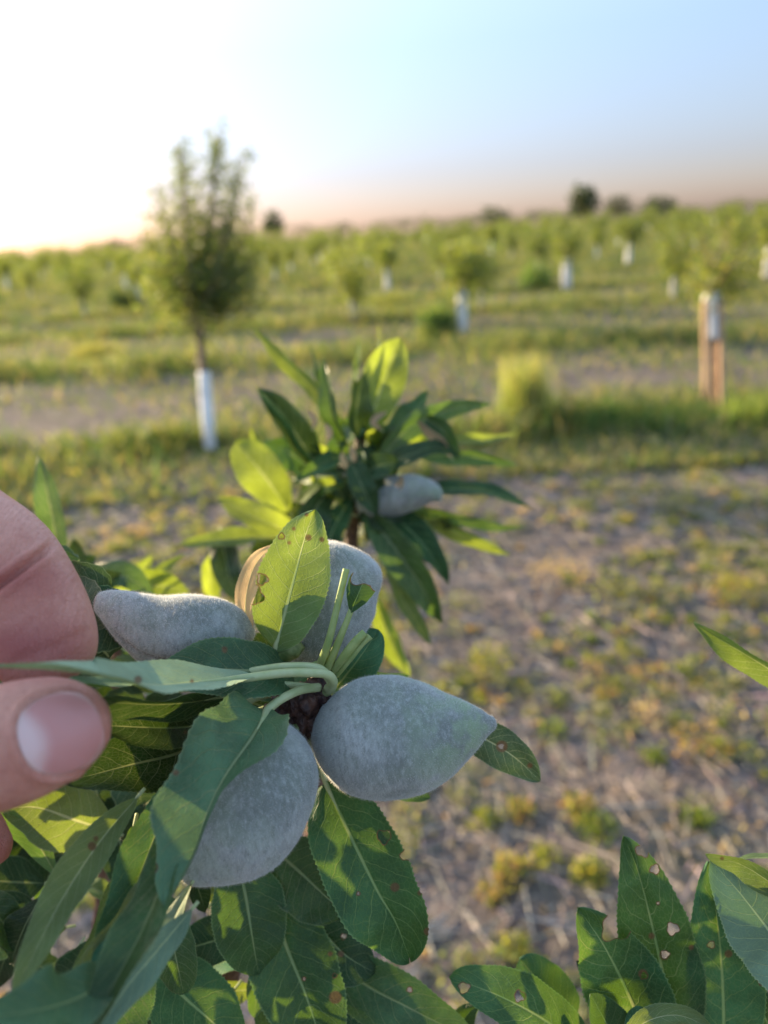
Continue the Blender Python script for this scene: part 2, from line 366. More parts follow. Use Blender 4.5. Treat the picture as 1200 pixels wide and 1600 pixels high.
# ------------------------------------------------------------------ almonds
def almond(parent, st, depth, flat=.85, groove=None, capr=.0, label=None, fuzz=15000, tipdir=0, nA=72, nL=84, gw=.16, gd=.06, greentip=.5, seed=1.):
    """st: stations (px,py,r_px) base..tip with depth(s): a hull turned round its own axis, flattened, with a suture groove"""
    st = np.array(st, float); ds = np.interp(np.linspace(0, 1, len(st)), np.linspace(0, 1, len(depth)), depth)
    ax = nrm(st[-1, :2] - st[0, :2]); per = np.array((-ax[1], ax[0]))
    s = (st[:, :2] - st[0, :2]) @ ax; L = s[-1]
    u = .5 - .5 * np.cos(np.linspace(0, np.pi, nL)); q = u * L
    def pch(y):
        h = np.diff(s); dl = np.diff(y) / h; m = np.zeros(len(y))
        for i in range(1, len(y) - 1):
            if dl[i-1] * dl[i] > 0: m[i] = (h[i-1] + h[i]) / (h[i-1] / dl[i] * 1. + h[i] / dl[i-1] * 1.) if False else 2 * dl[i-1] * dl[i] / (dl[i-1] + dl[i])
        m[0], m[-1] = dl[0], dl[-1]
        i = np.clip(np.searchsorted(s, q, 'right') - 1, 0, len(s) - 2); x = (q - s[i]) / h[i]
        return (2*x**3-3*x**2+1)*y[i] + (x**3-2*x**2+x)*h[i]*m[i] + (-2*x**3+3*x**2)*y[i+1] + (x**3-x**2)*h[i]*m[i+1]
    off = pch((st[:, :2] - st[0, :2]) @ per); dd = pch(ds)
    r2 = np.maximum(pch(st[:, 2] ** 2), 0); r = np.sqrt(r2)          # r^2 interpolated: round ends
    Pc = st[0, :2] + ax * q[:, None] + per * off[:, None]
    C = np.array([P(x, y, z) for (x, y), z in zip(Pc, dd)])
    c0, c1 = P(*st[0, :2], ds[0]), P(*(st[0, :2] + per * 50), ds[0])
    E1 = nrm(c1 - c0); A = nrm(P(*st[-1, :2], ds[-1]) - c0); E1 = nrm(E1 - A * (E1 @ A)); E2 = np.cross(E1, A)
    if E2 @ (CPOS - c0) < 0: E2 = -E2
    rm = r / F * dd
    an = np.arange(nA) / nA * 2 * np.pi
    gr = np.zeros(nA)
    if groove is not None:
        da = (an - R(groove) + np.pi) % (2 * np.pi) - np.pi; gr = np.exp(-(da / gw) ** 2)
    env = np.sin(np.pi * np.clip(u, 0, 1)) ** .5
    k = (1 - gd * gr[None] * env[:, None])
    lump = np.array([[noise.noise((math.cos(x) * 1.1 + seed, math.sin(x) * 1.1, uu * 2.5)) for x in an] for uu in u]) * .025
    k = k + lump
    V = C[:, None] + (E1[None, None] * np.cos(an)[None, :, None] + E2[None, None] * np.sin(an)[None, :, None] * flat) * (rm[:, None] * k)[..., None]
    Vt = V.reshape(-1, 3); n = nA
    i, j = np.meshgrid(np.arange(nL - 1), np.arange(n), indexing='ij'); j2 = (j + 1) % n
    fc = np.stack([i*n + j, i*n + j2, (i+1)*n + j2, (i+1)*n + j], -1).reshape(-1, 4)
    ctr = C[nL // 2]; f0 = fc[len(fc) // 2]; nn = np.cross(Vt[f0[1]] - Vt[f0[0]], Vt[f0[2]] - Vt[f0[0]])
    if nn @ (Vt[f0[0]] - ctr) < 0: fc = fc[:, ::-1].copy()
    tipA = np.repeat(np.clip((u - .45) / .4, 0, 1) * greentip + .12, n)
    grA = (gr[None] * env[:, None]).ravel(); grA = np.clip((grA - .62) / .38, 0, 1)
    cap = np.repeat(np.clip((u - (1 - capr)) / max(capr * .5, 1e-3), 0, 1) if capr else np.zeros(nL), n)
    # fuzz: short tapering hairs standing on the hull
    fi = rng.integers(0, len(fc), fuzz * 2)
    ab = rng.random((len(fi), 2, 1)); q4 = Vt[fc[fi]]
    pt = (q4[:, 0] * (1 - ab[:, 0]) + q4[:, 1] * ab[:, 0]) * (1 - ab[:, 1]) + (q4[:, 3] * (1 - ab[:, 0]) + q4[:, 2] * ab[:, 0]) * ab[:, 1]
    nn = nrm(np.cross(q4[:, 2] - q4[:, 0], q4[:, 3] - q4[:, 1]))
    ar = np.linalg.norm(np.cross(q4[:, 2] - q4[:, 0], q4[:, 3] - q4[:, 1]), axis=1); keep = rng.random(len(fi)) < ar / ar.max() * 1.2
    pt, nn = pt[keep], nn[keep]; m_ = len(pt)
    tw_ = nrm(rng.normal(size=(m_, 3))); sd = nrm(np.cross(nn, tw_)) * .000022
    tip = pt + nrm(nn + tw_ * .55) * (rng.random((m_, 1)) * .00045 + .0003)
    HV = np.stack([pt - sd, pt + sd, tip], 1).reshape(-1, 3); b0 = len(Vt)
    tris = np.arange(m_ * 3).reshape(-1, 3) + b0
    faces = [tuple(x) for x in fc] + [tuple(x) for x in tris]
    o = mk('almond', np.vstack([Vt, HV]), faces, [M_ALM, M_FUZZ], parent,
           attrs={'tip': np.r_[tipA, np.zeros(len(HV))], 'groove': np.r_[grA, np.zeros(len(HV))], 'cap': np.r_[cap, np.zeros(len(HV))]},
           midx=[0] * len(fc) + [1] * len(tris))
    if label: o['label'] = label
    return o

def blob(parent, name, path, rad, mat, bump=.25, n=16, m=26, seed=0):
    V, Fc = tube_data(pxs(path), [x / F * q[2] for x, q in zip(rad, path)], n, m, bump, seed)
    return mk(name, V, Fc, mat, parent)

# ================================================================== HELD BRANCH
HB = thing('almond_branch', P(330, 1720, .26), 'fruiting almond branch with four fuzzy grey green almonds, its leaf pinched by the fingers', 'branch')
tw, tf = tube_data(pxs([(330, 1720, .26), (360, 1500, .245), (410, 1300, .225), (450, 1160, .205), (470, 1095, .196)]), [.0042, .0036, .0032, .0034, .0035], 14, 60, .18)
mk('twig', tw, tf, M_TWIG, HB)
blob(HB, 'spur', [(415, 1118, .187), (440, 1110, .183), (470, 1098, .182), (497, 1082, .183), (512, 1070, .186)], [6, 22, 28, 24, 6], M_NODE, .55, 22, 40, 4)
blob(HB, 'spur', [(430, 1138, .186), (455, 1128, .183), (485, 1122, .184), (505, 1112, .187)], [4, 20, 24, 5], M_NODE, .6, 20, 34, 9)
blob(HB, 'bud', [(425, 1040, .187), (440, 1022, .184), (458, 1012, .183), (474, 1012, .185)], [4, 16, 18, 4], M_BUD, .3, 16, 24, 3)
blob(HB, 'bud', [(452, 1165, .183), (458, 1146, .180), (468, 1130, .180)], [4, 14, 3], M_BUD, .3, 14, 22, 6)
blob(HB, 'bud', [(478, 1172, .186), (488, 1150, .184), (498, 1138, .184)], [4, 12, 3], M_BUD, .3, 14, 22, 7)
blob(HB, 'bud', [(478, 1048, .184), (495, 1042, .181), (510, 1046, .181)], [3, 9, 3], M_STUB, .3, 12, 20, 8)

almond(HB, [(486, 1150, 0), (489, 1152, 18), (500, 1155, 42), (512, 1156, 57), (530, 1157, 73), (550, 1154, 85), (572, 1152, 92), (598, 1151, 95), (622, 1150, 94), (660, 1150, 85), (700, 1147, 64), (722, 1141, 49), (742, 1136, 34), (756, 1132, 22), (765, 1131, 14), (772, 1130, 10), (776, 1130, 0)],
       [.186, .178, .178, .181], .86, groove=100 + 180, label='largest almond at the front, pointing right, bluish grey with greenish tip', seed=1., greentip=.95)
almond(HB, [(454, 1138, 0), (446, 1149, 50), (428, 1175, 84), (398, 1217, 103), (375, 1252, 109), (352, 1288, 104), (330, 1318, 90), (312, 1342, 66), (299, 1362, 38), (288, 1378, 0)],
       [.181, .166, .160, .157], .84, groove=180 + 22, gw=.07, gd=.035, label='rounded almond below, half hidden by the drooping leaf', seed=4., greentip=.2)
almond(HB, [(398, 993, 0), (393, 991, 14), (379, 991, 30), (352, 991, 48), (322, 990, 58), (285, 990, 63), (240, 984, 55), (210, 971, 46), (190, 960, 38), (175, 951, 30), (164, 945, 23), (155, 941, 17), (150, 939, 11), (148, 938, 0)],
       [.188, .184, .184, .184], .85, groove=125, gw=.10, gd=.09, capr=.02, label='almond lying leftward with its blunt tip beside the finger', seed=8., greentip=.15)
almond(HB, [(466, 1046, 0), (474, 1030, 34), (486, 1006, 56), (506, 968, 68), (520, 936, 70), (531, 908, 64), (540, 886, 62), (546, 871, 55), (549, 864, 45), (551, 859, 28), (552, 857, 0)],
       [.193, .192, .195, .2], .85, groove=60, gw=.12, gd=.05, capr=.02, label='almond standing upright at the back with a blunt squarish end', seed=12., greentip=.15)

D = .18
# upright back-lit leaf with a torn dry neighbour
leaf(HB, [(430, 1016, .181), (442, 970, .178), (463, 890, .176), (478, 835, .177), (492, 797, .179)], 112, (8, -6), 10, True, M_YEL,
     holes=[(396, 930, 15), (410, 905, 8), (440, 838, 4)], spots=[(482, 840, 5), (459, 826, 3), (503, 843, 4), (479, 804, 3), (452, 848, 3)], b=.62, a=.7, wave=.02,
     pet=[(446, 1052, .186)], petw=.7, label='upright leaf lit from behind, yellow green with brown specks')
leaf(HB, [(388, 1000, .186), (384, 940, .187), (398, 885, .189), (432, 846, .19)], 40, (35, 35), 10, True, M_DRY, holes=[(428, 930, 14)], wave=.06, label='torn dry tan leaf half')
leaf(HB, [(400, 960, .19), (400, 915, .191), (412, 880, .192), (430, 850, .192)], 30, (20, 20), 10, True, M_YEL)
# broad leaf over the left almond
leaf(HB, [(462, 1052, .182), (400, 1048, .172), (320, 1046, .168), (255, 1056, .166), (212, 1064, .166)], 108, (-34, -30), 8, False, M_BLUE, spots=[(351, 1015, 5), (258, 1020, 3)],
     a=.6, b=.75, wave=.03, label='broad matte green leaf covering the lower side of the left almond')
# pinched leaves with long pale petioles looping out of the spur
leaf(HB, [(395, 1058, .166), (330, 1064, .156), (250, 1070, .142), (165, 1058, .1215), (80, 1047, .1195), (-70, 1042, .119)], 104, (-66, -56, -62, -78, -84), 18, True, M_PALE,
     holes=[(262, 1108, 17), (282, 1106, 12), (356, 1094, 9)], spots=[(216, 1062, 6), (120, 1054, 6), (300, 1064, 3)], wave=.05, a=.5, petw=1.1,
     pet=[(512, 1076, .178), (521, 1066, .173), (512, 1054, .170), (480, 1051, .169), (440, 1052, .168)], label='leaf pinched edge on between finger and thumb')
leaf(HB, [(330, 1060, .172), (260, 1066, .165), (180, 1072, .150), (90, 1068, .133)], 80, (-84, -74), 16, True, M_LEAF, petw=1.15,
     pet=[(508, 1083, .181), (519, 1070, .175), (500, 1046, .173), (450, 1042, .172), (390, 1050, .172)])
leaf(HB, [(380, 1078, .176), (330, 1092, .17), (260, 1100, .158), (180, 1098, .146), (100, 1096, .136)], 74, (58, 62), 14, False, M_SHADED, petw=.9,
     pet=[(498, 1078, .183), (480, 1073, .178), (430, 1070, .177)], wave=.06)
leaf(HB, [(340, 1124, .182), (290, 1136, .174), (210, 1136, .160), (130, 1130, .148)], 78, (-14, -20), 14, False, M_SHADED, curl=.15, spots=[(290, 1144, 3)], petw=.8,
     pet=[(470, 1090, .186), (430, 1084, .184), (380, 1100, .184)], label='dark leaf with pale turned up lower margin beside the thumb')
leaf(HB, [(360, 1130, .186), (290, 1172, .178), (200, 1196, .165), (100, 1222, .152)], 108, (-10, -16), 12, False, M_SHADED, b=.7, pet=[(460, 1100, .19), (410, 1108, .189)])
leaf(HB, [(400, 1110, .188), (360, 1110, .187), (310, 1120, .184), (250, 1128, .18)], 40, (40, 30), 12, False, M_LEAF)
# drooping front leaf, folded along its midrib
leaf(HB, [(420, 1106, .168), (396, 1150, .155), (352, 1214, .145), (326, 1266, .140), (303, 1332, .135), (258, 1420, .129)], 178, (-22, -14, -30, -32), 32, False, M_MID, holes=[(232, 1352, 13)], spots=[(275, 1207, 5)],
     wave=.075, a=.6, b=.6, petw=1.1, freq=3.5, asym=[.5, .8, .8, .5, .12, .1, .1, .1], pet=[(498, 1074, .179), (470, 1078, .174), (440, 1092, .170)], seed=3.3, label='large drooping leaf hanging across the round almond')
leaf(HB, [(318, 1208, .165), (262, 1270, .157), (222, 1360, .148), (190, 1450, .140), (120, 1600, .128)], 84, (-10, -30), 32, False, M_BLUE, holes=[(205, 1240, 10)], spots=[(222, 1262, 5)], wave=.13, a=.6, seed=9.1, freq=3.5, asym=[.8, .7, .4, .3])
leaf(HB, [(300, 1270, .145), (262, 1360, .136), (214, 1470, .126), (140, 1600, .117), (90, 1680, .112)], 84, (-38, -30), 26, False, M_LEAF, wave=.12, a=.6)
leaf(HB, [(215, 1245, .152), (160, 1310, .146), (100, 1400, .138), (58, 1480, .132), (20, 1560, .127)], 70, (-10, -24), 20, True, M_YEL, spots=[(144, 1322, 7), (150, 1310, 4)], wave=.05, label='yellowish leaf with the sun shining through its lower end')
leaf(HB, [(210, 1290, .160), (190, 1380, .152), (150, 1470, .146), (100, 1560, .140)], 80, (50, 40), 20, True, M_LEAF, wave=.08)
leaf(HB, [(190, 1520, .128), (120, 1560, .118), (50, 1580, .110), (-40, 1590, .104)], 110, (-40, -30), 16, False, M_MID, wave=.1, label='pale blurred leaf at the bottom left corner')
leaf(HB, [(300, 1420, .14), (250, 1480, .135), (200, 1540, .13), (130, 1640, .124)], 56, (20, 20), 24, True, M_BLUE, wave=.12)
leaf(HB, [(270, 1330, .15), (215, 1400, .143), (150, 1490, .136), (80, 1590, .13)], 50, (40, 30), 22, True, M_YEL, wave=.14)
leaf(HB, [(300, 1380, .155), (262, 1450, .15), (215, 1530, .145), (160, 1620, .14)], 46, (-30, -30), 22, True, M_PALE, wave=.12)
# leaves below the thumb and deep in the shade
leaf(HB, [(170, 1298, .215), (120, 1282, .21), (60, 1262, .206), (0, 1262, .205)], 105, (12, 4), 8, True, M_YEL, wave=.03, label='leaf below the thumb glowing yellow along pale veins')
leaf(HB, [(90, 1370, .215), (60, 1320, .21), (20, 1280, .205), (-10, 1240, .2)], 46, (50, 40), 10, True, M_LEAF)
leaf(HB, [(70, 1380, .225), (20, 1378, .22), (-60, 1372, .215)], 76, (-20, -10), 12, False, M_SHADED)
leaf(HB, [(60, 1420, .22), (10, 1440, .215), (-60, 1470, .21)], 100, (16, 16), 10, True, M_SHADED)
# hanging leaves under the fruit
leaf(HB, [(508, 1222, .196), (545, 1300, .19), (590, 1392, .187), (618, 1440, .187), (640, 1498, .189)], 140, (-4, -10), 20, False, M_LEAF,
     holes=[(600, 1307, 10), (634, 1336, 8), (693, 1432, 17), (560, 1396, 2.5)], spots=[(617, 1386, 7), (656, 1395, 4), (682, 1380, 4), (690, 1412, 4), (668, 1455, 6)], a=.5, b=.5, nu=123, wave=.03,
     pet=[(494, 1140, .199), (500, 1190, .199)], label='large hanging leaf with two insect holes and a brown spot')
leaf(HB, [(432, 1330, .206), (466, 1360, .202), (500, 1392, .2), (538, 1428, .199)], 110, (-8, -8), 12, False, M_LEAF, b=.45, a=.5, spots=[(520, 1405, 4), (530, 1396, 3)])
leaf(HB, [(372, 1350, .200), (384, 1400, .197), (392, 1450, .195), (404, 1522, .196)], 116, (6, 4), 10, False, M_LEAF, a=.45, b=.5, label='short broad leaf hanging below the round almond')
leaf(HB, [(425, 1395, .206), (445, 1470, .203), (480, 1560, .2), (512, 1660, .2)], 136, (-8, -4), 14, False, M_LEAF, holes=[(475, 1529, 2.5), (523, 1524, 3)], spots=[(524, 1558, 10), (516, 1490, 4)], a=.55, b=.6, nu=117, label='long hanging leaf with a reddish brown blotch on its edge')
leaf(HB, [(462, 1400, .214), (500, 1450, .211), (540, 1492, .209), (586, 1520, .209)], 96, (4, 0), 10, False, M_SHADED, holes=[(537, 1463, 4)], spots=[(533, 1490, 5), (515, 1478, 4)], b=.6)
leaf(HB, [(500, 1470, .22), (560, 1530, .212), (640, 1575, .206), (750, 1630, .203)], 104, (-30, -22), 10, False, M_BLUE, holes=[(640, 1546, 4)], a=.6, label='pale bluish green leaf sloping along the bottom edge')
leaf(HB, [(520, 1550, .225), (570, 1590, .22), (630, 1650, .215)], 100, (12, 12), 10, False, M_SHADED)
leaf(HB, [(258, 1400, .19), (266, 1450, .187), (276, 1500, .185), (287, 1552, .186)], 68, (-14, -14), 12, False, M_LEAF, a=.5, b=.4)
leaf(HB, [(240, 1500, .205), (280, 1550, .2), (330, 1595, .198), (390, 1650, .198)], 112, (8, 2), 10, False, M_LEAF, a=.6)
leaf(HB, [(378, 1455, .215), (340, 1468, .213), (300, 1480, .212), (272, 1490, .212)], 74, (-20, -10), 10, False, M_SHADED)
leaf(HB, [(300, 1360, .205), (312, 1395, .205), (322, 1425, .206)], 36, (20, 20), 10, False, M_SHADED)
leaf(HB, [(402, 1490, .215), (402, 1530, .214), (398, 1590, .214)], 46, (34, 34), 14, True, M_LEAF)
leaf(HB, [(400, 1560, .22), (430, 1600, .22), (450, 1680, .22)], 70, (0, 0), 10, False, M_SHADED)
leaf(HB, [(210, 1470, .16), (190, 1530, .155), (170, 1600, .15), (150, 1680, .145)], 120, (14, 6), 14, False, M_LEAF)
leaf(HB, [(290, 1545, .225), (330, 1510, .226), (380, 1500, .228), (430, 1520, .23)], 50, (40, 40), 10, False, M_BLUE)
# leaf behind the large almond's tip, small one behind the stubs
leaf(HB, [(690, 1120, .2), (750, 1150, .198), (800, 1180, .196), (844, 1220, .196)], 66, (-14, -14), 9, True, M_SHADED, holes=[(783, 1166, 4)], spots=[(784, 1166, 9), (828, 1196, 4)], b=.6, label='small leaf behind the large almond tip with one round hole')
leaf(HB, [(500, 1110, .198), (532, 1066, .192), (560, 1030, .19), (592, 984, .192)], 82, (10, 10), 12, False, M_BLUE, b=.45, a=.6)
leaf(HB, [(540, 1080, .205), (580, 1062, .203), (640, 1056, .202)], 40, (-50, -50), 10, False, M_BLUE)
leaf(HB, [(600, 1200, .205), (630, 1230, .204), (672, 1246, .204)], 40, (-30, -30), 10, False, M_BLUE)
leaf(HB, [(500, 1250, .215), (515, 1290, .213), (522, 1320, .212)], 40, (20, 20), 10, True, M_YEL)
leaf(HB, [(330, 1410, .22), (345, 1380, .22), (375, 1350, .22)], 40, (10, 10), 10, True, M_YEL)
# petiole stubs whose blades are gone
def stub(path, rad):
    V, Fc = tube_data(pxs(path), [x / F * q[2] for x, q in zip(rad, path)], 12, 36)
    return mk('petiole_stub', V, Fc, M_STUB, HB)
for q in [((488, 902, .1825), (438, 938, .1832), (396, 966, .184), 58), ((440, 1050, .196), (400, 1020, .198), (350, 1010, .2), 70), ((450, 1090, .2), (410, 1050, .204), (360, 1020, .208), 80), ((455, 1120, .2), (400, 1100, .204), (340, 1090, .208), 80)]:
    leaf(HB, q[:3], q[3], (20, 20), 12, False, M_SHADED, nu=50, nv=4)  # added leaves hidden behind, shading the upright leaf and the large almond
stub([(500, 1040, .180), (514, 1000, .175), (530, 935, .174), (541, 889, .175)], [7, 6, 5.5, 5.5])
s2 = stub([(512, 1044, .180), (532, 995, .175), (548, 955, .174), (556, 932, .174)], [7, 5.5, 4.5, 3.5])
leaf(s2, [(548, 958, .1735), (555, 940, .173), (564, 918, .173), (573, 898, .174)], 46, (0, 0), 10, False, M_LEAF, holes=[(572, 894, 22), (590, 915, 9)], b=.25, a=.9, auto=False, label='small triangular remnant of an eaten leaf')
stub([(520, 1050, .181), (542, 1020, .176), (558, 1000, .175), (570, 988, .175)], [6, 7.5, 7, 6])
stub([(526, 1056, .181), (550, 1026, .1765), (566, 1006, .176), (578, 994, .176)], [4, 4.5, 4.5, 5.5])
# shaded leaves deep inside the branch, lower left
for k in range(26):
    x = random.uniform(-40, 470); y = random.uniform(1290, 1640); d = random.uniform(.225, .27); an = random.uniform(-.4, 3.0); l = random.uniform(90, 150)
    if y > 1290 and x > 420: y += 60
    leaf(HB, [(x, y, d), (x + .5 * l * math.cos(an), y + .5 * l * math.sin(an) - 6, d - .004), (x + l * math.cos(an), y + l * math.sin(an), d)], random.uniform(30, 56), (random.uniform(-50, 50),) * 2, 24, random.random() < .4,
         random.choice([M_SHADED, M_SHADED, M_LEAF, M_YEL]), nu=45, nv=4, wave=.07)

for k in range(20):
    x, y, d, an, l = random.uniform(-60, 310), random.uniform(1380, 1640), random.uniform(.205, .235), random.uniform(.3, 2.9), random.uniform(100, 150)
    leaf(HB, [(x, y, d), (x + .5 * l * math.cos(an), y + .5 * l * math.sin(an) - 8, d - .005), (x + l * math.cos(an), y + l * math.sin(an), d)], random.uniform(44, 70), (random.uniform(-40, 40),) * 2, 22, random.random() < .3, random.choice([M_SHADED, M_SHADED, M_LEAF]), nu=45, nv=4, wave=.06)

# ================================================================== BLURRED SHOOT BEHIND
d0 = .38
BB = thing('almond_branch', P(430, 1740, .34), 'out of focus leafy almond shoot rising behind the held fruit, glowing in the low sun', 'branch')
tw, tf = tube_data(pxs([(430, 1740, .34), (490, 1300, .36), (530, 1000, .375), (548, 860, d0), (556, 760, d0), (565, 660, d0), (572, 590, d0)]), [.005, .0045, .004, .0036, .003, .0022, .001], 12, 60, .12)
mk('twig', tw, tf, M_TWIG, BB)
almond(BB, [(560, 790, 0), (568, 786, 20), (590, 781, 29), (620, 774, 31), (650, 768, 27), (672, 767, 19), (684, 770, 14), (690, 771, 0)], [.372, .358, .350, .346], .85, groove=250, label='single blurred almond on the shoot', seed=20., fuzz=2500)
def B(path, w, rot=(0, 0), fold=14, under=False, mat=M_LEAF, **k):
    k.setdefault('a', .8); k.setdefault('b', .95)
    return leaf(BB, [(x, y, d0 + dz) for x, y, dz in path], w * .86, rot, fold + 8, under, mat, nu=60, nv=5, wave=.06, **k)
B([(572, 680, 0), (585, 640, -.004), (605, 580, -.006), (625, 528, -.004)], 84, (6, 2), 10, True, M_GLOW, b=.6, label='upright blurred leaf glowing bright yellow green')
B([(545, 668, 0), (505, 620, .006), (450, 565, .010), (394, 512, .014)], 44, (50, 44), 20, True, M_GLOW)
B([(505, 742, -.01), (470, 690, -.016), (435, 640, -.018), (400, 604, -.016)], 66, (-18, -14), 26, False, M_SHADED)
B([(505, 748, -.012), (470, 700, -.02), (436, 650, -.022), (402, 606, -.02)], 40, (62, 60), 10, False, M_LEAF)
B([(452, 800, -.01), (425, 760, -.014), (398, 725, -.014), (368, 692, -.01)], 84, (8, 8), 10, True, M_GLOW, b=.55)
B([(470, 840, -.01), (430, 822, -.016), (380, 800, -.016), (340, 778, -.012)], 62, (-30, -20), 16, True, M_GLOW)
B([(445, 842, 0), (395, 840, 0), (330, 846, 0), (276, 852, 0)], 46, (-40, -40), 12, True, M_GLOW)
B([(345, 832, .01), (352, 870, 0), (362, 910, -.006), (382, 945, -.006)], 58, (-10, -10), 14, False, M_SHADED)
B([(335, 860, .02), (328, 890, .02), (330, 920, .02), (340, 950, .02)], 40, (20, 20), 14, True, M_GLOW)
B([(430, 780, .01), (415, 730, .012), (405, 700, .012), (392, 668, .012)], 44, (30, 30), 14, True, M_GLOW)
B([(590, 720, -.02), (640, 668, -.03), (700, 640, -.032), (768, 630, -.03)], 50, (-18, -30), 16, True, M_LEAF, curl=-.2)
B([(590, 740, -.02), (630, 715, -.034), (680, 700, -.036), (722, 712, -.034)], 46, (30, 40), 16, False, M_SHADED, curl=-.2)
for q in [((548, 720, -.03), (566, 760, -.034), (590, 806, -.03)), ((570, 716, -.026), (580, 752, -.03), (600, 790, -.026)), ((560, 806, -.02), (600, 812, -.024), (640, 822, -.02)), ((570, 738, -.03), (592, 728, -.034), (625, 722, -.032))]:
    B(q, 50, (10, 10), 14, False, M_SHADED)  # dark leaves added to keep sun off this shoot's almond
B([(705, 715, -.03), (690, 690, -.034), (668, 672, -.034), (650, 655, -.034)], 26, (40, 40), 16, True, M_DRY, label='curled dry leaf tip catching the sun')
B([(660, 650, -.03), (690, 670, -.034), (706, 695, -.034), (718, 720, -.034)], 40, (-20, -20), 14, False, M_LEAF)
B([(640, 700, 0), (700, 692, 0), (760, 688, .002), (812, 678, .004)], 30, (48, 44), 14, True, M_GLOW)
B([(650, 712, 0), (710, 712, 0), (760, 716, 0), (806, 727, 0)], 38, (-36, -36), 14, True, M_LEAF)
B([(640, 770, -.01), (700, 764, -.018), (770, 770, -.018), (836, 797, -.014)], 42, (40, 50), 18, False, M_SHADED, curl=-.2)
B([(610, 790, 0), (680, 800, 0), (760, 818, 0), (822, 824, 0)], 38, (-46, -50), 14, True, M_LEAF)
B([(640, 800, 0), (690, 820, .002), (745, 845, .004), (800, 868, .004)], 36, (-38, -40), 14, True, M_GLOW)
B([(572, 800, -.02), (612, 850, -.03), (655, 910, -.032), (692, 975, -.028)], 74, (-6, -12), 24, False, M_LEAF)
B([(588, 790, -.01), (630, 820, -.022), (668, 860, -.026), (702, 915, -.022)], 60, (22, 30), 22, False, M_SHADED)
B([(600, 870, .01), (620, 920, .01), (645, 965, .01), (675, 1010, .012)], 40, (30, 30), 16, False, M_SHADED)
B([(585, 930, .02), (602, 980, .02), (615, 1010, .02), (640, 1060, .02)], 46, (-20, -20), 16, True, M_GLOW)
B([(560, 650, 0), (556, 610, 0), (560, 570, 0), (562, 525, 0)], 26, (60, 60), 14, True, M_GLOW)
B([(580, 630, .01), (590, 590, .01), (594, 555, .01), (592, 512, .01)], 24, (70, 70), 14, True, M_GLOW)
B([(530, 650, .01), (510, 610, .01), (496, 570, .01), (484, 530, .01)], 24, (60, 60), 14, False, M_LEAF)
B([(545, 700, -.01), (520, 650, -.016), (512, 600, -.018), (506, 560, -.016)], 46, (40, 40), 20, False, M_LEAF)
B([(560, 690, -.015), (556, 650, -.022), (562, 610, -.024), (570, 580, -.024)], 60, (-30, -30), 24, False, M_SHADED)
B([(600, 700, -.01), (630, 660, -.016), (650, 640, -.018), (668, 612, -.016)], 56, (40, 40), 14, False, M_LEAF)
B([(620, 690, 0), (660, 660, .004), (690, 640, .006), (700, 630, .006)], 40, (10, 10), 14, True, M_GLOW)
B([(520, 760, -.02), (490, 800, -.03), (480, 840, -.032), (476, 890, -.03)], 66, (20, 20), 20, False, M_SHADED)
B([(548, 780, -.02), (520, 830, -.03), (512, 870, -.032), (510, 910, -.03)], 60, (-20, -20), 20, False, M_SHADED)
B([(500, 740, 0), (470, 720, 0), (440, 700, 0), (410, 690, 0)], 60, (20, 20), 14, True, M_LEAF)
B([(470, 780, .01), (450, 810, .01), (420, 840, .012), (390, 862, .012)], 60, (20, 20), 14, False, M_SHADED)
for k in range(48):
    an = random.uniform(0, 6.28); l = random.uniform(70, 120); x, y = 556 + random.uniform(-50, 60), 745 + random.uniform(-70, 90)
    B([(x, y, 0), (x + .5 * l * math.cos(an), y + .45 * l * math.sin(an) - 5, random.uniform(-.03, .03)), (x + l * math.cos(an), y + .85 * l * math.sin(an), random.uniform(-.03, .03))], random.uniform(24, 48), (random.uniform(-60, 60),) * 2, 18, random.random() < .5, random.choice([M_SHADED, M_LEAF, M_GLOW, M_GLOW]))
for k in range(6):      # small tan bits added to look like sun glints
    x, y = 540 + random.uniform(-60, 80), 730 + random.uniform(-80, 60)
    B([(x, y, -.03), (x + random.uniform(-12, 12), y - 14, -.032), (x + random.uniform(-16, 16), y - 30, -.03)], 14, (random.uniform(-40, 40),) * 2, 18, True, M_DRY)

# ================================================================== SHOOTS AT THE LEFT
LS = thing('almond_branch', P(150, 1500, .36), 'blurred yellow green shoot peeping out between the finger and the left almond', 'branch')
tw, tf = tube_data(pxs([(150, 1500, .36), (180, 1100, .345), (185, 980, .34), (200, 900, .34)]), [.003, .0025, .002, .001], 10, 40)
mk('twig', tw, tf, M_TWIG, LS)
LL = lambda path, w, rot=(0, 0), fold=14, under=False, mat=M_LEAF, **k: leaf(LS, [(x, y, .335 + dz) for x, y, dz in path], w, rot, fold, under, mat, nu=60, nv=5, **k)
LL([(120, 930, -.01), (160, 905, -.016), (195, 900, -.018), (245, 935, -.016)], 60, (30, 40), 20, False, M_LEAF, curl=-.3)
LL([(180, 960, 0), (215, 925, 0), (245, 915, 0), (296, 925, 0)], 60, (-10, -10), 14, True, M_GLOW)
LL([(175, 930, .006), (205, 905, .006), (225, 890, .006), (236, 868, .006)], 36, (20, 20), 14, True, M_GLOW)
LL([(200, 925, .006), (240, 900, .006), (262, 885, .006), (290, 866, .006)], 22, (40, 40), 14, True, M_GLOW)
LL([(150, 970, .0), (128, 920, 0), (120, 895, 0), (150, 868, 0)], 64, (10, 10), 14, False, M_SHADED)
LL([(140, 960, -.02), (148, 930, -.02), (165, 905, -.02), (190, 895, -.02)], 40, (-20, -20), 14, False, M_SHADED)
LL([(200, 990, .02), (170, 1010, .02), (150, 1030, .02), (140, 1060, .02)], 70, (0, 0), 14, False, M_SHADED)
LL([(230, 960, .03), (220, 1010, .03), (205, 1060, .03), (190, 1100, .03)], 80, (0, 0), 14, False, M_LEAF)
